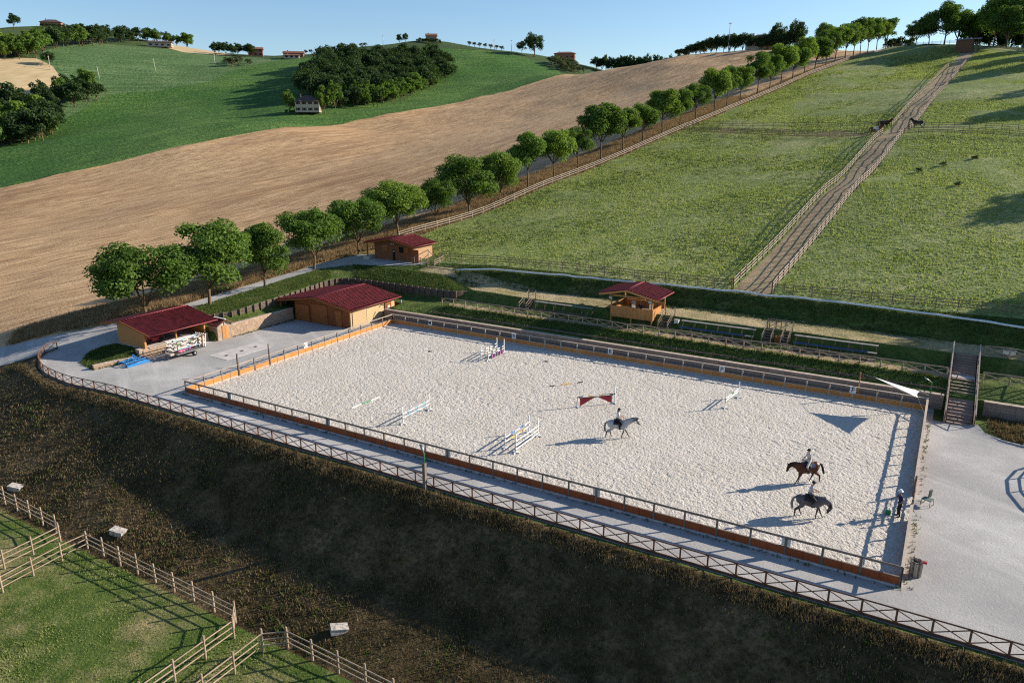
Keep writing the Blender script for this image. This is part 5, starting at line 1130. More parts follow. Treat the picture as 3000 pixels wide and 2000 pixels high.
# ------------------------------------------------------------------ houses
def house(x, y, rz, w, d, h, hr, wm, rm, label, rows=2, cols=4, hip=True, z=None, chim=True, name='farmhouse', extra=None):
    z = g1(x, y)-.3 if z is None else z; t = thing(name, (x, y, z), label, 'house', None, rz); R = Matrix.Translation((x, y, z)) @ Matrix.Rotation(rz, 4, 'Z')
    b = MB(); b.box(-w/2, w/2, -d/2, d/2, 0, h); link('wall', b.mesh('wall', wm), t, R)
    o = .6; e = d*.5 if hip else -o; b = MB()
    V = [(-w/2-o, -d/2-o, h), (w/2+o, -d/2-o, h), (w/2+o, d/2+o, h), (-w/2-o, d/2+o, h), (-w/2+e*.95, 0, h+hr), (w/2-e*.95, 0, h+hr)]
    V += [(p[0], p[1], p[2]-.2) for p in V[:4]]
    b.add(V, [(0,1,5,4), (2,3,4,5), (1,2,5), (3,0,4), (9,8,7,6), (0,6,7,1), (1,7,8,2), (2,8,9,3), (3,9,6,0)]); rf = link('roof', b.mesh('roof', rm), t, R)
    if chim:
        b = MB(); b.box(-w*.3-.3, -w*.3+.3, .4, 1.0, h, h+hr+.6); b.box(-w*.3-.4, -w*.3+.4, .3, 1.1, h+hr+.6, h+hr+.72); link('chimney', b.mesh('chimney', wm), rf, R)
    for r in range(rows):
        for c in range(cols):
            for face in ('f', 'l', 'r'):
                if face == 'f': cx = -w/2+w*(c+.5)/cols; bx = (cx-.4, cx+.4, -d/2-.05, -d/2+.02)
                elif c < max(1, cols//2):
                    cy = -d/2+d*(c+.5)/max(1, cols//2); sx = -w/2 if face == 'l' else w/2; bx = (sx-.05, sx+.05, cy-.5, cy+.5)
                else: continue
                zb = .9+r*3.0
                if zb+1.5 > h: continue
                b = MB(); b.box(*bx, zb, zb+1.2); wn_ = link('window', b.mesh('window', 'dark_hole'), t, R)
                if face == 'f':
                    for sgn in (-1, 1): b = MB(); b.box(cx+sgn*.78-.25, cx+sgn*.78+.25, -d/2-.07, -d/2-.01, zb, zb+1.4); link('shutter', b.mesh('shutter', 'shutter'), wn_, R)
    return t
hs = house(-236.6, 252, math.radians(38), 12, 9.5, 5.4, 3.0, 'plaster', 'tile_dark', 'pale two-storey house with shutters and hipped roof at the foot of the hillside wood', 2, 4)
b = MB(); b.tube([(-236.6, 252, g1(-236.6, 252)+8), (-236.6, 252, g1(-236.6, 252)+12.5)], .06, 5); b.box(-237.4, -235.8, 251.98, 252.02, g1(-236.6, 252)+12, g1(-236.6, 252)+12.06); b.build('antenna', 'dark_steel', hs)
for i in range(9):
    x = -243.5+i*1.5; y = 243.2+i*1.1; tree('bush', x, y, 'bush in the garden hedge in front of the pale valley house', 'garden hedge of the valley house', .55, .5, name='bush')
house(-449, 408, math.radians(45), 11, 8, 5.5, 1.8, 'plaster_red', 'tile', 'red farmhouse on the ridge above the crop field', 2, 3, False)
house(-400, 402, math.radians(40), 15, 7, 3.4, 1.6, 'plaster_red', 'tile', 'long low farm building right of the red farmhouse', 1, 4, False)
house(-396, 396, math.radians(40), 11, 5, 2.6, .8, 'plaster', 'tile', 'pale outbuilding in front of the long low farm building', 1, 3, False)
house(-520, 372, math.radians(45), 18, 8, 3.4, 1.5, 'plaster', 'tile_dark', 'low farm shed below the tan ridge field', 1, 4, False)
house(-346, 509, math.radians(35), 9, 8, 4.4, 2.0, 'stone', 'tile', 'stone farmhouse alone on the central hilltop', 2, 3, False)
house(-668, 370, math.radians(45), 17, 11, 4.0, 2.6, 'plaster_red', 'tile_dark', 'wide hilltop villa with hipped roof at the upper left', 1, 5, True)
house(-255.9, 584, math.radians(20), 18, 9, 7.5, 1.6, 'plaster_red', 'tile', 'distant pink house over the brow beside the olive grove', 2, 4, True)
house(-39.2, 385, math.radians(10), 17, 11, 6.5, 3.2, 'plaster', 'tile_dark', 'house half hidden by the dark hedge on the crest', 2, 4, True)
for i in range(11): tree('bush', -652+i*2.0, 352+i*2.6, 'bush in the hedge below the left hilltop villa', 'villa hedge', .9, 1.0, name='bush')
# hilltop shed
x, y = 55.3, 273.4; z = g1(x, y)
t = thing('field_shelter', (x, y, z), 'dark open-sided horse shelter at the top of the dirt lane', 'shelter')
R = Matrix.Translation((x, y, z)) @ Matrix.Rotation(math.radians(-6), 4, 'Z') @ Matrix.Scale(1.4, 4)
for bx, nm, m in (((-2.2, 1.4, -1.6, -1.5, -.3, 2.5), 'wall', 'wood_brown'), ((-2.2, -2.1, -1.5, 1.6, -.3, 2.7), 'wall', 'wood_brown'), ((-2.1, 1.4, 1.5, 1.6, -.3, 2.9), 'wall', 'wood_brown'), ((1.45, 1.6, -1.6, -1.45, -.3, 2.5), 'post', 'wood_brown'), ((2.4, 2.55, -1.6, -1.45, -.3, 2.5), 'post', 'wood_brown'), ((2.4, 2.55, 1.45, 1.6, -.3, 2.8), 'post', 'wood_brown')):
    b = MB(); b.box(*bx); link(nm, b.mesh(nm, m), t, R)
b = MB(); b.add([(-2.5, -1.9, 2.5), (2.9, -1.9, 2.5), (2.9, 1.9, 3.0), (-2.5, 1.9, 3.0), (-2.5, -1.9, 2.62), (2.9, -1.9, 2.62), (2.9, 1.9, 3.12), (-2.5, 1.9, 3.12)], [(0,3,2,1),(4,5,6,7),(0,1,5,4),(1,2,6,5),(2,3,7,6),(3,0,4,7)]); link('roof', b.mesh('roof', 'seat_grey'), t, R)
# utility poles
def upole(x, y, h, label, lean=0):
    z = g1(x, y); t = thing('utility_pole', (x, y, z), label, 'pole'); b = MB(); b.tube([(x, y, z-.4), (x+lean, y, z+h)], [.22, .15], 6); b.build('shaft', 'concrete', t, True)
    b = MB(); b.box(x+lean-.8, x+lean+.8, y-.08, y+.08, z+h-.9, z+h-.7); b.build('cross_arm', 'wood_grey', t)
    for dx in (-.6, .6): b = MB(); b.tube([(x+lean+dx, y, z+h-.7), (x+lean+dx, y, z+h-.45)], .08, 6); b.build('insulator', 'white_paint', t)
for px, py, h, l in ((-440.3, 235.7, 8, 'pole in front of the lone round dark tree'), (-414.1, 250.8, 8, 'leaning pole low in the crop field, left one of two'), (-410.9, 288.5, 9, 'leaning pole in the middle of the crop field'), (-409.3, 335, 8, 'pole among the olives below the red farmhouse'), (-355, 456, 9, 'skyline pole left of the hilltop stone farmhouse'), (-273.5, 494, 10, 'skyline pole right of the hilltop stone farmhouse'), (-266, 508, 10, 'skyline pole just left of the large rounded tree'), (-55.5, 378.7, 15, 'tall pole beside the dark hedge of the crest house')): upole(px, py, h, l, -1.2 if 'leaning' in l else 0)

# ------------------------------------------------------------------ show jumps
def standard(t, x, y, h=1.55, yaw=0, m='white_paint'):
    s = link('standard', unit('plank', m), t, Matrix.Translation((x, y, .04)) @ Matrix.Diagonal((.075, .075, h, 1)))
    c, sn = math.cos(yaw), math.sin(yaw)
    beam('foot', (x-.35*c, y-.35*sn, .07), (x+.35*c, y+.35*sn, .07), .06, .07, m, s); beam('foot', (x-.3*-sn, y-.3*c, .07), (x+.3*-sn, y+.3*c, .07), .06, .07, m, s)
    return s
def pole(t, A, B, cols, name='pole', r=.05):
    """a round jump pole with painted bands: each band a part of the pole"""
    A = Vector(A); B = Vector(B); d = (B-A).normalized(); p = beam(name, A, B, r, r, cols[0], t, 'log'); n = len(cols)
    for i, c in enumerate(cols):
        if c == cols[0]: continue
        a = A+(B-A)*(i/n); b = A+(B-A)*((i+1)/n); beam('band', a, b, r+.004, r+.004, c, p, 'log')
    return p
W_, K_, Bl, G_, Y_ = 'white_paint', 'black_paint', 'light_blue', 'green_paint', 'yellow_paint'
def jump(label, pairs, rails, yaw):
    (x0, y0) = pairs[0][0]; t = thing('show_jump', (x0, y0, 0), label, 'jump', 'jumps standing in the arena')
    for a, b in pairs:
        standard(t, *a, yaw=yaw); standard(t, *b, yaw=yaw)
    for k, za, zb, cols in rails:
        a, b = pairs[k]; pole(t, (a[0], a[1], za), (b[0], b[1], zb), cols)
        for q, z in ((a, za), (b, zb)): block('cup', q[0]-.06, q[0]+.06, q[1]-.06, q[1]+.06, z-.08, z-.04, 'dark_steel', t)
    return t
jz = [W_, K_, W_, K_, W_, K_, W_]
t = jump('black and white striped oxer with purple plank near the far arena fence', [((18.1, 22.9), (17.9, 26.5)), ((19.0, 23.0), (18.9, 26.4))], [(0, .95, .95, jz), (0, .65, .65, jz), (1, .85, .85, jz), (1, .58, .58, jz)], 0)
for i in range(9): block('filler_plank', 18.86, 18.9, 23.9+i*.27, 24.12+i*.27, .05, .45, ('purple_paint', 'cloth_dark')[i % 2], t)
jb = [W_, Bl, W_, Bl, W_, Bl, W_]
jump('white and pale blue upright jump in the left half of the arena', [((22.3, 4.4), (22.3, 8.15))], [(0, .95, .95, jb), (0, .6, .6, jb)], 0)
jump('white oxer with blue and yellow poles closest to the near arena fence', [((32.3, 4.5), (32.35, 8.1)), ((33.35, 4.3), (33.3, 7.95))], [(0, 1.0, 1.0, [W_, 'blue_paint', W_, 'blue_paint', W_]), (0, .62, .62, [W_, Y_, W_, Y_, W_]), (1, .95, .95, [W_]), (1, .6, .6, [W_, 'steel', W_, 'steel', W_]), (1, .3, .3, [W_])], 0)
t = jump('upright jump with dark red winged filler in the middle of the arena', [((33.2, 15.4), (35.7, 17.95))], [(0, 1.0, 1.0, [K_, W_, Y_, W_, Y_, W_, K_])], math.radians(45))
beam('filler_rail', (33.3, 15.5, .86), (35.6, 17.85, .86), .05, .07, 'black_paint', t)
for p0, p1, p2 in (((33.38, 15.58), (33.38, 15.58), (34.35, 16.57)), ((35.5, 17.75), (35.5, 17.75), (34.55, 16.78))):
    b = MB(); o = .02
    for s in (-o, o): b.add([(p0[0]-s, p0[1]+s, .12), (p0[0]-s, p0[1]+s, .83), (p2[0]-s, p2[1]+s, .83)], [(0, 1, 2)])
    b.f += [(0, 3, 4, 1), (1, 4, 5, 2), (2, 5, 3, 0)]; b.build('filler_wing', 'red_paint', t)
jump('white upright jump with a green-banded plank in the right half of the arena', [((44.6, 21.9), (44.93, 25.2))], [(0, .95, .95, [W_, W_, G_, W_, W_]), (0, .72, .72, [W_])], 0)
for A, B, cols, lab in (((16.1, 4.9), (16.35, 8.45), [W_, W_, G_, G_, W_, W_], 'white and green pole lying on the sand at the left'), ((28.5, 19.0), (30.7, 21.8), [K_, W_, Y_, Y_, W_, K_], 'black white and yellow pole lying on the sand behind the red-winged jump')):
    t = thing('ground_pole', (*A, .05), lab, 'pole'); pole(t, (*A, .08), (*B, .08), cols)
for i, (x, y) in enumerate(((11.5, 22.6), (24.5, 25.9))):
    t = thing('dung_pile', (x, y, 0), ('small dark dung pile on the sand toward the far left corner', 'small dark dung pile on the sand right of the striped oxer')[i], 'dung'); b = MB(); r_ = random.Random(i)
    for k in range(7): b.ball((x+r_.uniform(-.25, .25), y+r_.uniform(-.1, .1), .06), (.1, .08, .05), 7, 5)
    b.build('heap', 'dung', t, True)

# ------------------------------------------------------------------ lamps, sail, yard equipment
def lamp(x, y, z0, h, dx, dy, label, post=False):
    t = thing('arm_lamp', (x, y, z0), label, 'lamp', 'arena lamps on posts')
    if post: beam('post', (x, y, z0-.6), (x, y, z0+h*.74), .22, .22, 'wood_grey', t); zb = z0+h*.74
    else: zb = z0
    b = MB(); b.tube([(x, y, zb), (x, y, z0+h), (x+dx*.2, y+dy*.2, z0+h+.06), (x+dx*.8, y+dy*.8, z0+h+.34)], [.04, .04, .04, .03], 8); b.build('arm', 'green_paint', t, True)
    b = MB(); b.tube([(x+dx*.25, y+dy*.25, z0+h+.1), (x+dx, y+dy, z0+h+.42)], [(.09, .05), (.11, .06)], 8); b.build('lamp_head', 'steel', t, True)
lamp(31.0, -4.05, 0, 2.7, -.5, .35, 'green lamp arm on a thick wooden post at the brown fence', True)
lamp(60.1, 30.75, 1.35, 1.2, -.6, -.2, 'green bent lamp arm at the far right arena corner beside the sail')
lamp(-.1, 32.2, 1.3, .9, -.3, .2, 'small lamp on a pole above the wall at the far left arena corner')
# shade sail
t = thing('shade_sail', (57.5, 28, 2.3), 'white triangular shade sail slung over the far right arena corner', 'sail')
Aq, Bq, Cq = Vector((55.7, 29.15, 2.72)), Vector((59.3, 29.3, 2.02)), Vector((59.25, 25.6, 2.62)); V = []; F = []; n = 12; idx = {}
for i in range(n+1):
    for j in range(n+1-i):
        u, v = i/n, j/n; w = 1-u-v; p = Aq*w+Bq*u+Cq*v; c = (Aq+Bq+Cq)/3
        e = 4*(w*u+u*v+v*w)*.09; p = p+(c-p)*e*(1 if min(u, v, w) < .4 else 0)-Vector((0, 0, .25*27*u*v*w)); idx[i, j] = len(V); V.append(p)
for i in range(n):
    for j in range(n-i):
        F.append((idx[i, j], idx[i+1, j], idx[i, j+1]))
        if j < n-i-1: F.append((idx[i+1, j], idx[i+1, j+1], idx[i, j+1]))
b = MB(); b.add(V, F); b.build('cloth', 'sail', t, True)
beam('mast', (54.42, 30.55, 0), (54.42, 30.55, 2.6), .09, .09, 'wood_honey', t)
for a, c in (((54.42, 30.5, 2.5), Aq), (Bq, (60, 30.25, 1.5)), (Cq, (60.0, 25.2, 1.25))): beam('rope', a, c, .012, .012, 'wood_pale', t, 'log')
# trailer with spare poles
t = thing('pole_trailer', (-10.6, 8, .5), 'small flat trailer loaded with jump poles beside the open shed', 'trailer')
block('bed', -11.6, -9.9, 6.3, 10.1, .52, .6, 'steel', t)
beam('drawbar', (-10.75, 6.3, .5), (-10.75, 5.0, .45), .09, .09, 'dark_steel', t); block('front_box', -11.2, -10.3, 5.75, 6.25, .5, .72, 'wood_pale', t); beam('jack_leg', (-10.75, 5.7, 0), (-10.75, 5.7, .55), .06, .06, 'steel', t)
for x in (-11.7, -9.8):
    b = MB(); b.tube([(x-.08, 8.3, .27), (x+.08, 8.3, .27)], .27, 16); w = b.build('wheel', 'rubber', t, True); b = MB(); b.tube([(x-.09, 8.3, .27), (x+.09, 8.3, .27)], .14, 10); b.build('rim', 'steel', w, True)
beam('axle', (-11.7, 8.3, .27), (-9.8, 8.3, .27), .05, .05, 'dark_steel', t)
for x in (-11.5, -10.75, -10.05):
    for y in (6.5, 9.6): beam('upright', (x, y, .6), (x, y, 2.0), .06, .06, 'wood_brown', t)
k = 0
for lv, z in enumerate((1.0, 1.42, 1.85)):
    for y in (6.52, 9.58): beam('bearer', (-11.55, y, z-.06), (-10.0, y, z-.06), .05, .05, 'dark_steel', t)
    for j, x in enumerate((-11.3, -10.85, -10.3)):
        cols = [jz, [W_], jb, [W_, K_, W_, K_, W_, K_], [W_, G_, W_, G_, W_]][k % 5]; nm = ('lowest', 'middle', 'top')[lv]
        q = thing('jump_pole', (x, 6.0, z), '%s jump pole on the %s tier of the trailer, %s from the shed' % ({0: 'black and white', 1: 'plain white', 2: 'blue and white', 3: 'striped', 4: 'green and white'}[k % 5], nm, ORD[j]), 'pole', 'spare poles on the trailer'); k += 1
        pole(q, (x, 6.0-.12*(j % 2), z), (x, 9.9+.1*(j % 3), z), cols)
for i, (x, lab) in enumerate(((-11.3, 'rearmost white ladder-like jump wing at the trailer end'), (-10.75, 'middle white ladder-like jump wing at the trailer end'), (-10.2, 'front white ladder-like jump wing at the trailer end'))):
    q = thing('jump_wing', (x, 10.0, .6), lab, 'jump wing', 'wings on the trailer')
    for dx in (-.2, .2): beam('stile', (x+dx, 9.72+i*.08, .62), (x+dx*.8, 9.95+i*.08, 2.05), .07, .07, W_, q)
    for z in (.9, 1.25, 1.6, 1.95): beam('rung', (x-.2, 9.74+i*.08+.16*(z-.6), z), (x+.2, 9.74+i*.08+.16*(z-.6), z), .05, .05, W_, q)
for x, y, c, l in ((-10.4, 7.0, 'pink', 'pink bundle lying on the trailer bed'), (-10.7, 7.9, 'purple_paint', 'purple bundle lying on the trailer bed'), (-11.1, 8.8, 'pink', 'dusky pink sack at the rear of the trailer bed')):
    q = thing('bundle', (x, y, .6), l, 'bundle', 'bundles on the trailer'); b = MB(); b.ball((x, y, .72), (.28, .4, .14), 10, 6); b.ball((x+.12, y+.3, .74), (.2, .25, .12), 8, 5); b.build('sack', c, q, True)
# blue harrow
t = thing('arena_harrow', (-12.7, 3.1, 0), 'bright blue harrow with A-frame hitch standing by the low stone kerb', 'harrow')
def hb(nm, a, c, w, h, m='blue_paint', shape='plank'): return beam(nm, a, c, w, h, m, t, shape)
for x in (-13.1, -12.35): hb('cross_bar', (x, 1.9, .42), (x, 4.3, .42), .09, .09)
for y in (1.95, 3.1, 4.25): hb('side_bar', (-13.1, y, .42), (-12.35, y, .42), .08, .08)
hb('levelling_bar', (-12.0, 1.85, .12), (-12.0, 4.4, .12), .05, .2); hb('roller_frame', (-12.35, 1.9, .42), (-12.0, 1.9, .2), .06, .06); hb('roller_frame', (-12.35, 4.3, .42), (-12.0, 4.3, .2), .06, .06)
b = MB(); b.tube([(-12.2, 1.9, .17), (-12.2, 4.35, .17)], .12, 12); b.build('roller', 'blue_paint', t, True)
for y in (2.8, 3.5): hb('hitch_leg', (-13.05, y, .42), (-12.9, 3.15, 1.0), .06, .06); hb('hitch_stay', (-12.35, y, .42), (-12.9, 3.15, 1.0), .05, .05)
for i in range(12):
    for x in (-13.1, -12.55): hb('tine', (x, 2.0+i*.2, .4), (x-.05, 2.0+i*.2, .02), .03, .03, 'dark_steel')
hb('draw_beam', (-13.3, 1.7, .35), (-13.3, 3.3, .5), .1, .1)
# slatted litter bin
t = thing('litter_bin', (60.65, 1.65, 0), 'grey slatted wooden litter bin with a red-brown broom by the right arena corner', 'bin')
for i in range(18):
    a = 2*math.pi*i/18; c, s = math.cos(a), math.sin(a); beam('slat', (60.65+.26*c, 1.65+.26*s, .02), (60.65+.29*c, 1.65+.29*s, .95), .085, .025, 'wood_pale' if i % 3 else 'wood_grey', t, 'plank')
b = MB(); b.tube([(60.65, 1.65, .05), (60.65, 1.65, .8)], .235, 14); b.build('liner', 'dark_steel', t, True)
b = MB(); b.tube([(60.65+.3*math.cos(a), 1.65+.3*math.sin(a), .9) for a in np.linspace(0, 6.283, 19)], .02, 5); b.build('hoop', 'dark_steel', t, True)
q = thing('broom', (60.95, 1.5, .8), 'short dark red broom head sticking out of the litter bin', 'broom'); beam('stick', (60.6, 1.7, .5), (60.98, 1.5, 1.02), .018, .018, 'wood_brown', q, 'log'); b = MB(); b.box(60.92, 61.12, 1.4, 1.58, .98, 1.08); b.build('head', 'red_paint', q)
# green chair
t = thing('garden_chair', (60.85, 11.1, 0), 'dark green plastic chair with metal legs outside the right arena gate', 'chair'); x, y = 60.85, 11.1
R = Matrix.Translation((x, y, 0)) @ Matrix.Rotation(math.radians(-20), 4, 'Z')
plain('chair_green', (.012, .032, .028), .4); plain('chair_seat', (.12, .16, .14), .5)
b = MB(); b.box(-.3, .3, -.28, .26, .42, .47); link('seat', b.mesh('seat', 'chair_seat'), t, R)
b = MB(); b.tube([(0, .27, .5), (0, .3, .62), (0, .36, .95), (0, .38, 1.02)], [(.27, .03), (.32, .03), (.32, .03), (.26, .03)], 14); link('back', b.mesh('back', 'chair_green', True), t, R)
for dx in (-.26, .26):
    b = MB(); b.tube([(dx, -.26, .42), (dx*1.1, -.32, .02), (dx*1.1, .34, .02), (dx, .28, .42)], .018, 6); link('leg', b.mesh('leg', 'wood_brown', True), t, R)
# foreground boxes
for x, y, rz, l in ((-3.1, -14.3, .5, 'white trough box at the left picture edge beyond the foreground fence'), (10.7, -14.2, .35, 'white trough box behind the middle foreground paddock fence'), (32.0, -14.0, .9, 'white trough box lying low on the embankment near the bottom')):
    z = g1(x, y); t = thing('trough_box', (x, y, z), l, 'trough', 'white trough boxes', rz); R = Matrix.Translation((x, y, z)) @ Matrix.Rotation(rz, 4, 'Z') @ Matrix.Rotation(.2, 4, 'Y') @ Matrix.Scale(.78, 4)
    b = MB(); b.box(-.62, .62, -.4, .4, -.05, .06); b.box(-.62, -.56, -.4, .4, .06, .42); b.box(.56, .62, -.4, .4, .06, .42); b.box(-.56, .56, -.4, -.34, .06, .42); b.box(-.56, .56, .34, .4, .06, .42); link('basin', b.mesh('basin', 'white_box'), t, R)
    b = MB(); b.box(-.66, .66, -.44, .44, .425, .47); link('cover', b.mesh('cover', 'white_box'), t, R)
t = thing('loose_plank', (-19.6, -5, g1(-19.6, -5)), 'pale loose plank lying on the slope at the upper left of the embankment', 'plank'); zz_ = g1(-19.6, -5.2); beam('plank', (-20.4, -6.0, g1(-20.4, -6.0)+.05), (-18.9, -4.9, g1(-18.9, -4.9)+.08), .14, .05, 'wood_fence', t)
# round pen (its shadow falls on the right-hand yard)
t = thing('round_pen', (76, 19.5, 0), 'round pen of posts and rails beyond the right picture edge', 'pen'); N = 22
P_ = [(76+7.95*math.cos(2*math.pi*i/N+.14), 19.5+7.95*math.sin(2*math.pi*i/N+.14)) for i in range(N)]
for i in range(N):
    a, c = P_[i], P_[(i+1) % N]
    if a[1] > 25: continue
    beam('post', (*a, -.1), (*a, 1.6), .06, .06, 'wood_grey', t, 'log')
    if c[1] > 25: continue
    beam('rail', (*a, 1.55), (*c, 1.55), .07, .07, 'wood_grey', t, 'log'); beam('rail', (*a, 1.1), (*c, 1.1), .06, .06, 'wood_grey', t, 'log')

# ------------------------------------------------------------------ bodies
def limb(b, a, c, r0, r1, n=10):
    b.tube([a, c], [r0, r1], n); b.ball(a, r0*.98, n, 7); b.ball(c, r1*.98, n, 7)
class Body:
    """closed pieces fused into one continuous skin by voxel remeshing; colour follows the nearest source piece"""
    def __init__(s): s.mb = MB(); s.src = []
    def part(s, col, fn):
        n = len(s.mb.v); fn(s.mb); s.src.append((n, len(s.mb.v), col)); return s
    def skin(s, name, voxel, colfn=None, smooth=6, rough='skin_attr'):
        me = bpy.data.meshes.new(name); me.from_pydata(s.mb.v, [], s.mb.f); o = bpy.data.objects.new(name, me)
        m = o.modifiers.new('r', 'REMESH'); m.mode = 'VOXEL'; m.voxel_size = voxel
        m2 = o.modifiers.new('s', 'SMOOTH'); m2.factor = .5; m2.iterations = smooth
        out = eval_mesh(o); bpy.data.meshes.remove(me)
        kd = kdtree.KDTree(len(s.mb.v)); own = np.zeros(len(s.mb.v), int)
        for k, (a, c, _) in enumerate(s.src): own[a:c] = k
        for i, v in enumerate(s.mb.v): kd.insert(v, i)
        kd.balance(); ca = out.color_attributes.new('Col', 'FLOAT_COLOR', 'POINT'); buf = np.ones((len(out.vertices), 4), np.float32)
        for v in out.vertices:
            c = s.src[own[kd.find(v.co)[1]]][2]; c = colfn(v.co, c) if colfn else c; buf[v.index, :3] = c
        ca.data.foreach_set('color', buf.ravel()); out.polygons.foreach_set('use_smooth', [True]*len(out.polygons))
        out.materials.clear(); out.materials.append(mat(rough)); out.name = name; return out
attr_mat('skin_attr', .65); attr_mat('coat_attr', .45)

def horse_mesh(kind, neck, poll, muzzle, legs, coat, voxel=.022):
    """local: +X forward, +Z up; legs = list of joint chains (front left, front right, hind left, hind right)"""
    B = Body()
    tor = [((-.86, 0, 1.16), (.10, .16)), ((-.78, 0, 1.18), (.21, .27)), ((-.6, 0, 1.2), (.285, .34)), ((-.35, 0, 1.17), (.29, .335)), ((-.05, 0, 1.11), (.29, .345)), ((.22, 0, 1.09), (.28, .36)), ((.45, 0, 1.13), (.255, .38)), ((.62, 0, 1.16), (.22, .34)), ((.76, 0, 1.14), (.16, .26)), ((.84, 0, 1.12), (.07, .13))]
    B.part('coat', lambda b: b.tube([p for p, r in tor], [r for p, r in tor], 16))
    B.part('coat', lambda b: b.ball((.38, 0, 1.42), (.26, .10, .13), 10, 7))
    B.part('neck', lambda b: b.tube([(.45, 0, 1.22)]+neck+[poll], [(.20, .32), (.155, .25), (.12, .185), (.085, .125)][:len(neck)+1]+[(.085, .115)], 14))
    P = Vector(poll); M_ = Vector(muzzle); d = M_-P
    B.part('head', lambda b: b.tube([P-d*.08, P+d*.12, P+d*.38, P+d*.7, P+d*.93, P+d*1.0], [(.06, .08), (.105, .125), (.095, .13), (.07, .085), (.066, .075), (.04, .05)], 12))
    B.part('muzzle', lambda b: b.ball(tuple(P+d*.95), (.075, .065, .07), 10, 7))
    up = Vector((0, 0, 1)); fr = d.normalized(); e = (up-fr*up.dot(fr)).normalized()
    for s in (-1, 1):
        q = P-d*.02+Vector((0, s*.06, 0))+e*.08
        B.part('ear', lambda b: b.tube([q, q+e*.08+Vector((0, s*.015, 0)), q+e*.17], [(.03, .04), (.028, .035), .008], 7))
    for k, ch in enumerate(legs):
        front = k < 2; rr_ = (.12, .085, .056, .036, .04, .058) if front else (.20, .135, .068, .04, .042, .06)
        cl = ['coat', 'coat', 'leg', 'leg', 'hoof']
        for i in range(len(ch)-1):
            a, c, r0, r1 = ch[i], ch[i+1], rr_[i], rr_[i+1]
            B.part(cl[min(i, 4)], lambda b: limb(b, a, c, r0, r1, 10))
    base = dict(coat); return B.skin(kind, voxel, lambda co, c: coat['fn'](co, c), 5, 'coat_attr')
def walk(fl, fr, hl, hr):
    """swing of each leg in metres at the hoof, with a lifted fold for positive lift"""
    out = []
    for (sw, lf), s in zip((fl, fr), (1, -1)):
        out.append([(.5, s*.15, 1.05), (.48, s*.15, .86), (.5+sw*.45+lf*.25, s*.14, .5+lf*.25), (.5+sw*.9-lf*.25, s*.14, .17+lf*.5), (.55+sw*1.05-lf*.35, s*.14, .045+lf*.55)])
    for (sw, lf), s in zip((hl, hr), (1, -1)):
        out.append([(-.56, s*.13, 1.1), (-.42+sw*.15, s*.17, .85), (-.72+sw*.6, s*.15, .52+lf*.3), (-.66+sw*.95, s*.15, .17+lf*.5), (-.6+sw*1.05, s*.15, .045+lf*.5)])
    return out
def coat_fn(base, leg, muz, belly=None, dap=0., seed=0):
    def fn(co, c):
        k = {'coat': base, 'neck': base, 'head': base, 'ear': leg, 'leg': leg, 'hoof': tuple(v*.5 for v in leg), 'muzzle': muz}[c]
        if c == 'coat' and co.z < .78: f = min(1, (.78-co.z)/.3); k = tuple(a*(1-f)+b*f for a, b in zip(k, leg))
        if dap and c in ('coat', 'neck', 'head'):
            n = float(vnoise(co.x*1.0, co.y+co.z*1.0, .16, seed)); n2 = float(vnoise(co.x, co.z, .55, seed+3)); k = tuple(v*(1-dap*(n*.5+n2*.6)) for v in k)
        return k
    return {'fn': fn}
def mane_tail(t, R, neck, poll, mm, tm, tail, full=True):
    b = MB(); pts = [Vector((.48, 0, 1.47))]+[Vector(p)+Vector((0, 0, 1))*r for p, r in zip(neck, (.2, .16, .12))]+[Vector(poll)+Vector((.02, 0, .1))]
    b.tube(pts, [(.035, .07)]*(len(pts)-1)+[(.03, .05)], 8); rs = random.Random(2)
    for i in range(26):
        u = i/25*(len(pts)-1); k = min(int(u), len(pts)-2); p = pts[k].lerp(pts[k+1], u-k); s = 1 if i % 2 else -1
        b.tube([p, p+Vector((rs.uniform(-.03, .03), s*.09, -.09)), p+Vector((rs.uniform(-.06, .06), s*.12, -.24))], [.03, .028, .008], 5)
    link('mane', b.mesh('mane', mm, True), t, R)
    b = MB(); b.tube(tail, [.05, .075, .085, .075, .02], 8)
    for i in range(10):
        o = Vector((rs.uniform(-.05, .05), rs.uniform(-.06, .06), 0)); b.tube([Vector(tail[1])+o*.5, Vector(tail[2])+o, Vector(tail[3])+o*1.3, Vector(tail[4])+o*1.6+Vector((0, 0, rs.uniform(-.05, .12)))], [.03, .03, .022, .006], 5)
    link('tail', b.mesh('tail', tm, True), t, R)
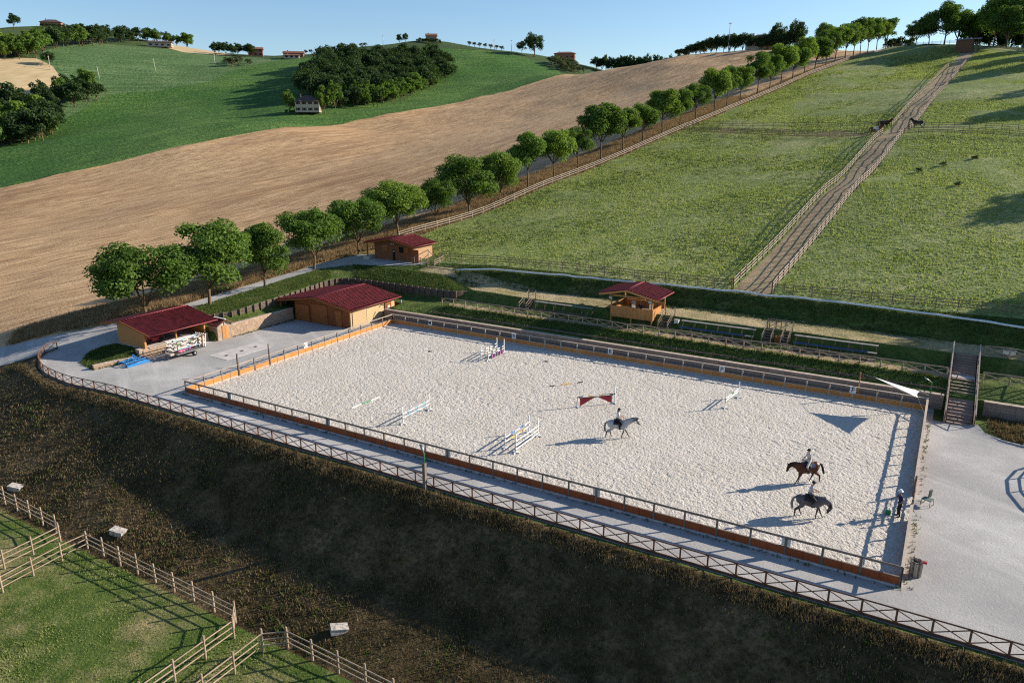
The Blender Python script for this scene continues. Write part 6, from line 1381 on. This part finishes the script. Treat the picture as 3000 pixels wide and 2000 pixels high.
def tack(t, R, poll, muzzle, pad, hand):
    b = MB(); n = 10
    for k, x in enumerate((-.38, .0, .32)):
        pass
    V = []; F = []; xs = (-.40, -.05, .30)
    for x in xs:
        for i in range(n+1):
            a = -1.25+2.5*i/n; V.append((x, .315*math.sin(a), 1.10+.395*math.cos(a)+.01))
    for j in range(2):
        for i in range(n): F.append((j*(n+1)+i, j*(n+1)+i+1, (j+1)*(n+1)+i+1, (j+1)*(n+1)+i))
    b.add(V, F); sp = link('saddle_pad', b.mesh('saddle_pad', pad, True), t, R)
    b = MB(); b.tube([(-.32, 0, 1.56), (-.15, 0, 1.525), (.05, 0, 1.52), (.2, 0, 1.57)], [(.17, .05), (.2, .045), (.17, .045), (.11, .06)], 12)
    for s in (-1, 1): b.tube([(.08, s*.2, 1.47), (.14, s*.32, 1.28), (.14, s*.335, 1.08)], [(.16, .03), (.17, .025), (.1, .02)], 8)
    sd = link('saddle', b.mesh('saddle', 'leather', True), t, R)
    for s in (-1, 1):
        b = MB(); b.tube([(.1, s*.34, 1.1), (.12, s*.35, .92)], .015, 5); b.tube([(.05, s*.35, .86), (.12, s*.35, .92), (.19, s*.35, .86), (.05, s*.35, .86)], .014, 5); link('stirrup', b.mesh('stirrup', 'dark_steel', True), sd, R)
    P = Vector(poll); d = Vector(muzzle)-P; br = MB()
    for u, r in ((.08, .135), (.62, .1)):
        c = P+d*u; fr = d.normalized(); sx = Vector((0, 1, 0)); ux = fr.cross(sx)
        br.tube([c+sx*(r*.85*math.cos(a))+ux*(r*1.05*math.sin(a)) for a in np.linspace(0, 6.283, 15)], .014, 5)
    for s in (-1, 1):
        br.tube([P+d*.08+Vector((0, s*.11, 0)), P+d*.62+Vector((0, s*.085, 0)), P+d*.86+Vector((0, s*.075, 0))], .013, 5)
        br.tube([P+d*.86+Vector((0, s*.08, -.01)), (P+d*.5+Vector(hand))/2+Vector((-.1, s*.1, -.12)), Vector(hand)+Vector((0, s*.06, 0))], .011, 5)
    link('bridle', br.mesh('bridle', 'leather', True), t, R)

SKIN = (.42, .22, .15)
def hand(B, wrist, d, side, grip=True, col=SKIN):
    """palm, four bent fingers of unequal length and a thumb from the palm's side"""
    w = Vector(wrist); d = Vector(d).normalized(); s = d.cross(Vector((0, 0, 1))); s = s.normalized() if s.length > .1 else Vector((0, 1, 0)); u = s.cross(d)
    pc = w+d*.085
    B.part(col, lambda b: b.tube([w, w+d*.04, pc, pc+d*.015], [(.024, .02), (.04, .02), (.042, .017), (.036, .013)], 8))
    for i, (off, L) in enumerate(((-.031, .066), (-.0105, .076), (.0105, .07), (.031, .054))):
        k = pc+s*off+d*.005; m1 = k+d*L*.5-u*L*.12; m2 = m1+(d*.25-u*.45 if grip else d*.42-u*.16)*L; m3 = m2+(-d*.22-u*.22 if grip else d*.3-u*.16)*L
        B.part(col, lambda b: b.tube([k, m1, m2, m3], [.0105, .0098, .009, .007], 6))
    th = w+d*.03-s*side*.038
    B.part(col, lambda b: b.tube([th, th+d*.03-s*side*.022-u*.008, th+d*.062-s*side*.018-u*.02], [.013, .011, .009], 6))
def head(B, c, yaw_dir, hair, tilt=(0, 0, 0)):
    c = Vector(c); f = Vector(yaw_dir).normalized(); s = Vector((0, 0, 1)).cross(f).normalized(); up = f.cross(s)
    B.part(SKIN, lambda b: b.ball(c, (.078, .078, .112), 12, 9)); B.part(SKIN, lambda b: b.ball(c+f*.03-up*.055, (.055, .055, .05), 10, 7))
    B.part(SKIN, lambda b: b.tube([c+f*.082+up*.012, c+f*.105-up*.018, c+f*.085-up*.03], [.010, .016, .012], 6))
    for q in (-1, 1):
        B.part((.9, .9, .9), lambda b: b.ball(c+f*.073+s*q*.031+up*.012, .013, 6, 5)); B.part((.03, .02, .015), lambda b: b.ball(c+f*.084+s*q*.031+up*.012, .007, 6, 5)); B.part(SKIN, lambda b: b.ball(c+s*q*.082-up*.005, (.016, .014, .03), 6, 5))
    B.part((.30, .10, .08), lambda b: b.tube([c+f*.078-up*.052-s*.022, c+f*.084-up*.052, c+f*.078-up*.052+s*.022], .008, 5))
    B.part(hair, lambda b: b.ball(c-f*.022+up*.028, (.082, .084, .10), 12, 9))
def person_mesh(J, cols, name, hairc, face, gripL=True, gripR=True, longhair=False):
    """J: joints in local space (+X forward, +Y left)"""
    B = Body(); V3 = Vector
    sh, tr, bt, sl = cols['shirt'], cols['trousers'], cols['boots'], cols['sleeve']
    pel, che, nek, hd = (V3(J[k]) for k in ('pelvis', 'chest', 'neck', 'head'))
    mid = pel.lerp(che, .45)
    B.part(tr, lambda b: b.ball(pel, (.15, .175, .13), 12, 8))
    B.part(sh, lambda b: b.tube([pel+V3((0, 0, .05)), mid, che, nek-V3((0, 0, .06)), nek], [(.165, .125), (.15, .115), (.185, .13), (.13, .09), (.06, .06)], 14))
    B.part(SKIN, lambda b: limb(b, nek-V3((0, 0, .04)), hd-V3((0, 0, .08)), .055, .052))
    head(B, hd, face, hairc)
    if longhair: B.part(hairc, lambda b: b.tube([hd+V3((-.07, 0, 0)), hd+V3((-.11, 0, -.15)), hd+V3((-.1, 0, -.3))], [.06, .05, .02], 8))
    for q, sd in (('L', 1), ('R', -1)):
        s_, e_, w_ = (V3(J[k+q]) for k in ('sho', 'elb', 'wri')); h_, k_, a_, t_ = (V3(J[k+q]) for k in ('hip', 'kne', 'ank', 'toe'))
        B.part(sh, lambda b: b.ball(s_, .066, 10, 7)); half = s_.lerp(e_, cols.get('sleeve_len', .55))
        B.part(sl, lambda b: limb(b, s_, half, .06, .052)); B.part(sl if cols.get('sleeve_len', .55) > .95 else SKIN, lambda b: limb(b, half, e_, .046, .042)); B.part(sl if cols.get('sleeve_len', .55) > .95 else SKIN, lambda b: limb(b, e_, w_, .042, .027))
        hand(B, w_, (w_-e_).normalized()+V3(J.get('handdir'+q, (0, 0, 0))), sd, gripL if q == 'L' else gripR)
        B.part(tr, lambda b: limb(b, h_, k_, .098, .066)); cm = k_.lerp(a_, .35); cf = k_.lerp(a_, cols.get('boot', .4))
        B.part(tr, lambda b: limb(b, k_, cf, .064, .06)); B.part(bt, lambda b: limb(b, cf, a_, .06, .045)); B.part(bt, lambda b: b.tube([a_+(a_-t_)*.25-V3((0, 0, .035)), a_-V3((0, 0, .03)), a_.lerp(t_, .6)-V3((0, 0, .02)), t_], [(.035, .035), (.045, .05), (.05, .035), (.025, .02)], 8))
    return B.skin(name, .0095, None, 3)
def riding(hands=((.36, .07, 1.80), (.36, -.07, 1.80)), lean=0., look=(1, 0, -.15)):
    return dict(pelvis=(-.06, 0, 1.66), chest=(-.03+lean, 0, 2.03), neck=(.0+lean*1.4, 0, 2.23), head=(.04+lean*1.6, 0, 2.40), shoL=(-.01+lean*1.25, .19, 2.15), shoR=(-.01+lean*1.25, -.19, 2.15), elbL=(.04+lean, .25, 1.90), elbR=(.04+lean, -.25, 1.90), wriL=hands[0], wriR=hands[1],
        hipL=(-.03, .12, 1.63), hipR=(-.03, -.12, 1.63), kneL=(.27, .345, 1.36), kneR=(.27, -.345, 1.36), ankL=(.07, .37, .96), ankR=(.07, -.37, .96), toeL=(.27, .40, .93), toeR=(.27, -.40, .93))
def helmet(t, R, c, m='cloth_dark', brim=True):
    c = Vector(c); b = MB(); b.ball(c+Vector((-.01, 0, .055)), (.115, .105, .10), 14, 8)
    if brim: b.tube([c+Vector((.06, 0, .05)), c+Vector((.17, 0, .04))], [(.09, .012), (.06, .008)], 10)
    link('riding_helmet', b.mesh('riding_helmet', m, True), t, R)
def rider(x, y, z, rz, sc, J, cols, label, hair, longhair=False):
    R = Matrix.Translation((x, y, z)) @ Matrix.Rotation(rz, 4, 'Z') @ Matrix.Scale(sc, 4)
    t = thing('person', (x, y, z+1.6*sc), label, 'person', 'riders in the arena', rz)
    link('body', person_mesh(J, cols, 'body', hair, (1, 0, -.12), longhair=longhair), t, R); helmet(t, R, J['head']); return t
SZ = .03
def horse(x, y, rz, sc, label, mesh, neck, poll, muzzle, mm, tm, tail, pad=None, hand_=(.36, 0, 1.8), z=SZ, group='ridden horses in the arena'):
    R = Matrix.Translation((x, y, z)) @ Matrix.Rotation(rz, 4, 'Z') @ Matrix.Scale(sc, 4)
    t = thing('horse', (x, y, z), label, 'horse', group, rz); link('body', mesh, t, R); mane_tail(t, R, neck, poll, mm, tm, tail)
    if pad: tack(t, R, poll, muzzle, pad, hand_)
    return t, R
RELAX = [(-.84, 0, 1.36), (-1.0, 0, 1.22), (-1.08, 0, .95), (-1.06, 0, .68), (-1.02, 0, .45)]
# light grey horse, walking to the right
nk = [(.82, 0, 1.42), (1.12, 0, 1.56)]; pl = (1.42, 0, 1.66); mz = (1.68, 0, 1.22)
mw = horse_mesh('body', nk, pl, mz, walk((.38, 0), (-.22, .05), (.12, 0), (-.32, .04)), coat_fn((.56, .55, .55), (.045, .04, .038), (.07, .065, .065), None, .28, 3))
horse(38.95, 10.95, math.radians(24), 1.0, 'light grey horse with dark mane and legs walking right in mid arena', mw, nk, pl, mz, 'mane_dark', 'tail_grey', RELAX, 'cloth_dark')
rider(38.95, 10.95, SZ, math.radians(24), 1.0, riding(), dict(shirt=(.72, .72, .74), sleeve=(.72, .72, .74), sleeve_len=.5, trousers=(.02, .02, .025), boots=(.015, .014, .014), boot=.25), 'rider in white shirt and black breeches on the light grey horse', (.05, .03, .02), True)
# bay horse, walking to the left
nk2 = [(.82, 0, 1.36), (1.1, 0, 1.46)]; pl2 = (1.38, 0, 1.50); mz2 = (1.56, 0, 1.02)
mb_ = horse_mesh('body', nk2, pl2, mz2, walk((.42, 0), (-.05, .03), (-.28, 0), (.25, .03)), coat_fn((.105, .028, .011), (.022, .013, .010), (.03, .02, .018), None, .25, 5))
horse(53.4, 10.35, math.radians(222), 1.02, 'dark bay horse walking left at the right end of the arena', mb_, nk2, pl2, mz2, 'mane_dark', 'mane_dark', [(-.84, 0, 1.36), (-1.02, 0, 1.28), (-1.16, 0, 1.02), (-1.22, 0, .78), (-1.3, 0, .55)], 'pad_blue')
rider(53.4, 10.35, SZ, math.radians(222), 1.02, riding(), dict(shirt=(.66, .62, .58), sleeve=(.66, .62, .58), sleeve_len=.35, trousers=(.70, .66, .58), boots=(.015, .014, .014), boot=.15), 'rider in white top and cream breeches on the bay horse', (.04, .025, .02))
# dapple grey horse, head down
nk3 = [(.86, 0, 1.26), (1.12, 0, 1.12)]; pl3 = (1.26, 0, .90); mz3 = (1.08, 0, .46)
mg = horse_mesh('body', nk3, pl3, mz3, walk((.30, 0), (-.12, 0), (.18, 0), (-.22, 0)), coat_fn((.17, .16, .165), (.035, .026, .024), (.06, .055, .055), None, .62, 9))
horse(54.4, 5.4, math.radians(15), 1.0, 'dappled dark grey horse stretching its head down near the fence', mg, nk3, pl3, mz3, 'mane_dark', 'tail_grey', RELAX, 'cloth_dark', (.42, 0, 1.78))
rider(54.4, 5.4, SZ, math.radians(15), 1.0, riding(((.42, .05, 1.86), (.42, -.05, 1.86)), .03), dict(shirt=(.50, .50, .52), sleeve=(.50, .50, .52), sleeve_len=.5, trousers=(.03, .03, .035), boots=(.10, .09, .08), boot=.5), 'rider in pale grey shirt on the dappled grey horse', (.05, .03, .02))
# standing man
J = dict(pelvis=(0, 0, .97), chest=(.03, 0, 1.33), neck=(.05, 0, 1.52), head=(.10, 0, 1.68), shoL=(.03, .19, 1.45), shoR=(.03, -.19, 1.45), elbL=(-.06, .31, 1.20), elbR=(.16, -.27, 1.22), wriL=(.10, .22, 1.02), wriR=(.40, -.24, 1.16), hipL=(0, .10, .93), hipR=(0, -.10, .93), kneL=(.03, .12, .50), kneR=(.05, -.13, .50), ankL=(-.02, .13, .08), ankR=(.0, -.14, .08), toeL=(.17, .15, .03), toeR=(.19, -.17, .03))
R = Matrix.Translation((59.35, 8.45, SZ)) @ Matrix.Rotation(math.radians(200), 4, 'Z')
t = thing('person', (59.35, 8.45, SZ), 'man in dark blue shirt and white hat standing inside the right arena gate', 'person', None, math.radians(200))
link('body', person_mesh(J, dict(shirt=(.012, .012, .05), sleeve=(.012, .012, .05), sleeve_len=.5, trousers=(.02, .018, .02), boots=(.012, .011, .011), boot=.3), 'body', (.06, .04, .03), (1, 0, -.3)), t, R)
b = MB(); c = Vector((.09, 0, 1.76)); b.tube([c, c+Vector((0, 0, .015))], [.17, .165], 16); b.tube([c, c+Vector((0, 0, .07)), c+Vector((0, 0, .12))], [.10, .098, .075], 14); link('hat', b.mesh('hat', 'cloth_white', True), t, R)
t = thing('shovel', (58.9, 8.35, 0), 'green scoop on a thin handle held by the standing man', 'scoop'); hw = R @ Vector((.47, -.24, 1.13)); beam('handle', hw, (58.78, 8.42, .32), .014, .014, 'dark_steel', t, 'log')
b = MB(); x, y = 58.75, 8.42; b.add([(x-.16, y-.12, .05), (x+.16, y-.12, .05), (x+.16, y+.12, .05), (x-.16, y+.12, .05), (x-.14, y-.1, .34), (x+.14, y-.1, .34), (x+.14, y+.02, .34), (x-.14, y+.02, .34)], [(0,3,2,1),(4,5,6,7),(0,1,5,4),(1,2,6,5),(2,3,7,6),(3,0,4,7)]); b.build('scoop', 'green_paint', t)
# person sitting in the kiosk
J = dict(pelvis=(0, 0, .52), chest=(.06, 0, .88), neck=(.10, 0, 1.07), head=(.15, 0, 1.22), shoL=(.08, .18, 1.0), shoR=(.08, -.18, 1.0), elbL=(.16, .26, .76), elbR=(.16, -.26, .76), wriL=(.38, .12, .80), wriR=(.38, -.12, .80), hipL=(.02, .1, .5), hipR=(.02, -.1, .5), kneL=(.44, .13, .52), kneR=(.44, -.13, .52), ankL=(.44, .13, .1), ankR=(.44, -.13, .1), toeL=(.62, .14, .05), toeR=(.62, -.14, .05))
R = Matrix.Translation((29.5, 40.1, KF)) @ Matrix.Rotation(math.radians(-90), 4, 'Z')
t = thing('person', (29.5, 40.1, KF), 'person in dark blue top sitting behind the boards of the kiosk', 'person', None, math.radians(-90))
link('body', person_mesh(J, dict(shirt=(.03, .03, .07), sleeve=(.03, .03, .07), sleeve_len=.5, trousers=(.04, .04, .05), boots=(.05, .05, .05), boot=.7), 'body', (.03, .02, .015), (1, 0, 0), longhair=True), t, R)
c = thing('stool', (29.5, 40.1, KF), 'plain stool under the person sitting in the kiosk', 'stool'); b = MB(); b.box(29.28, 29.72, 39.95, 40.35, KF+.34, KF+.39); b.build('seat', 'wood_brown', c)
for x in (29.32, 29.68):
    for y in (39.99, 40.31): beam('leg', (x, y, KF), (x, y, KF+.34), .04, .04, 'wood_brown', c)
# horses at the lane crossing
st = walk((.05, 0), (-.06, 0), (.06, 0), (-.1, 0)); nk4 = [(.8, 0, 1.45), (1.02, 0, 1.66)]; pl4 = (1.2, 0, 1.85); mz4 = (1.55, 0, 1.55)
def paint_fn(co, c):
    if c in ('hoof', 'leg'): return (.05, .03, .02)
    n = float(vnoise(co.x*1.2, co.z, .45, 21)); return (.68, .62, .56) if (n > .5 and c == 'coat' and co.x > -.45) else (.20, .045, .02)
for x, y, rz, fn, lab, mm in ((42.9, 138.6, 10, paint_fn, 'brown and white pinto horse left of the lane crossing', 'mane_dark'), (43.8, 146.5, 5, coat_fn((.05, .022, .014), (.03, .015, .01), (.03, .02, .018))['fn'], 'dark brown horse standing behind the pinto at the lane crossing', 'mane_dark'), (50.6, 140.2, 175, coat_fn((.030, .018, .014), (.02, .012, .01), (.03, .02, .018))['fn'], 'nearly black horse facing left, right of the lane crossing', 'mane_dark')):
    me_ = horse_mesh('body', nk4, pl4, mz4, st, {'fn': fn}, .035)
    horse(x, y, math.radians(rz), 1.15, lab, me_, nk4, pl4, mz4, mm, mm, RELAX, None, z=g1(x, y), group='horses at the lane crossing')

bpy.data.scenes.remove(_TS)
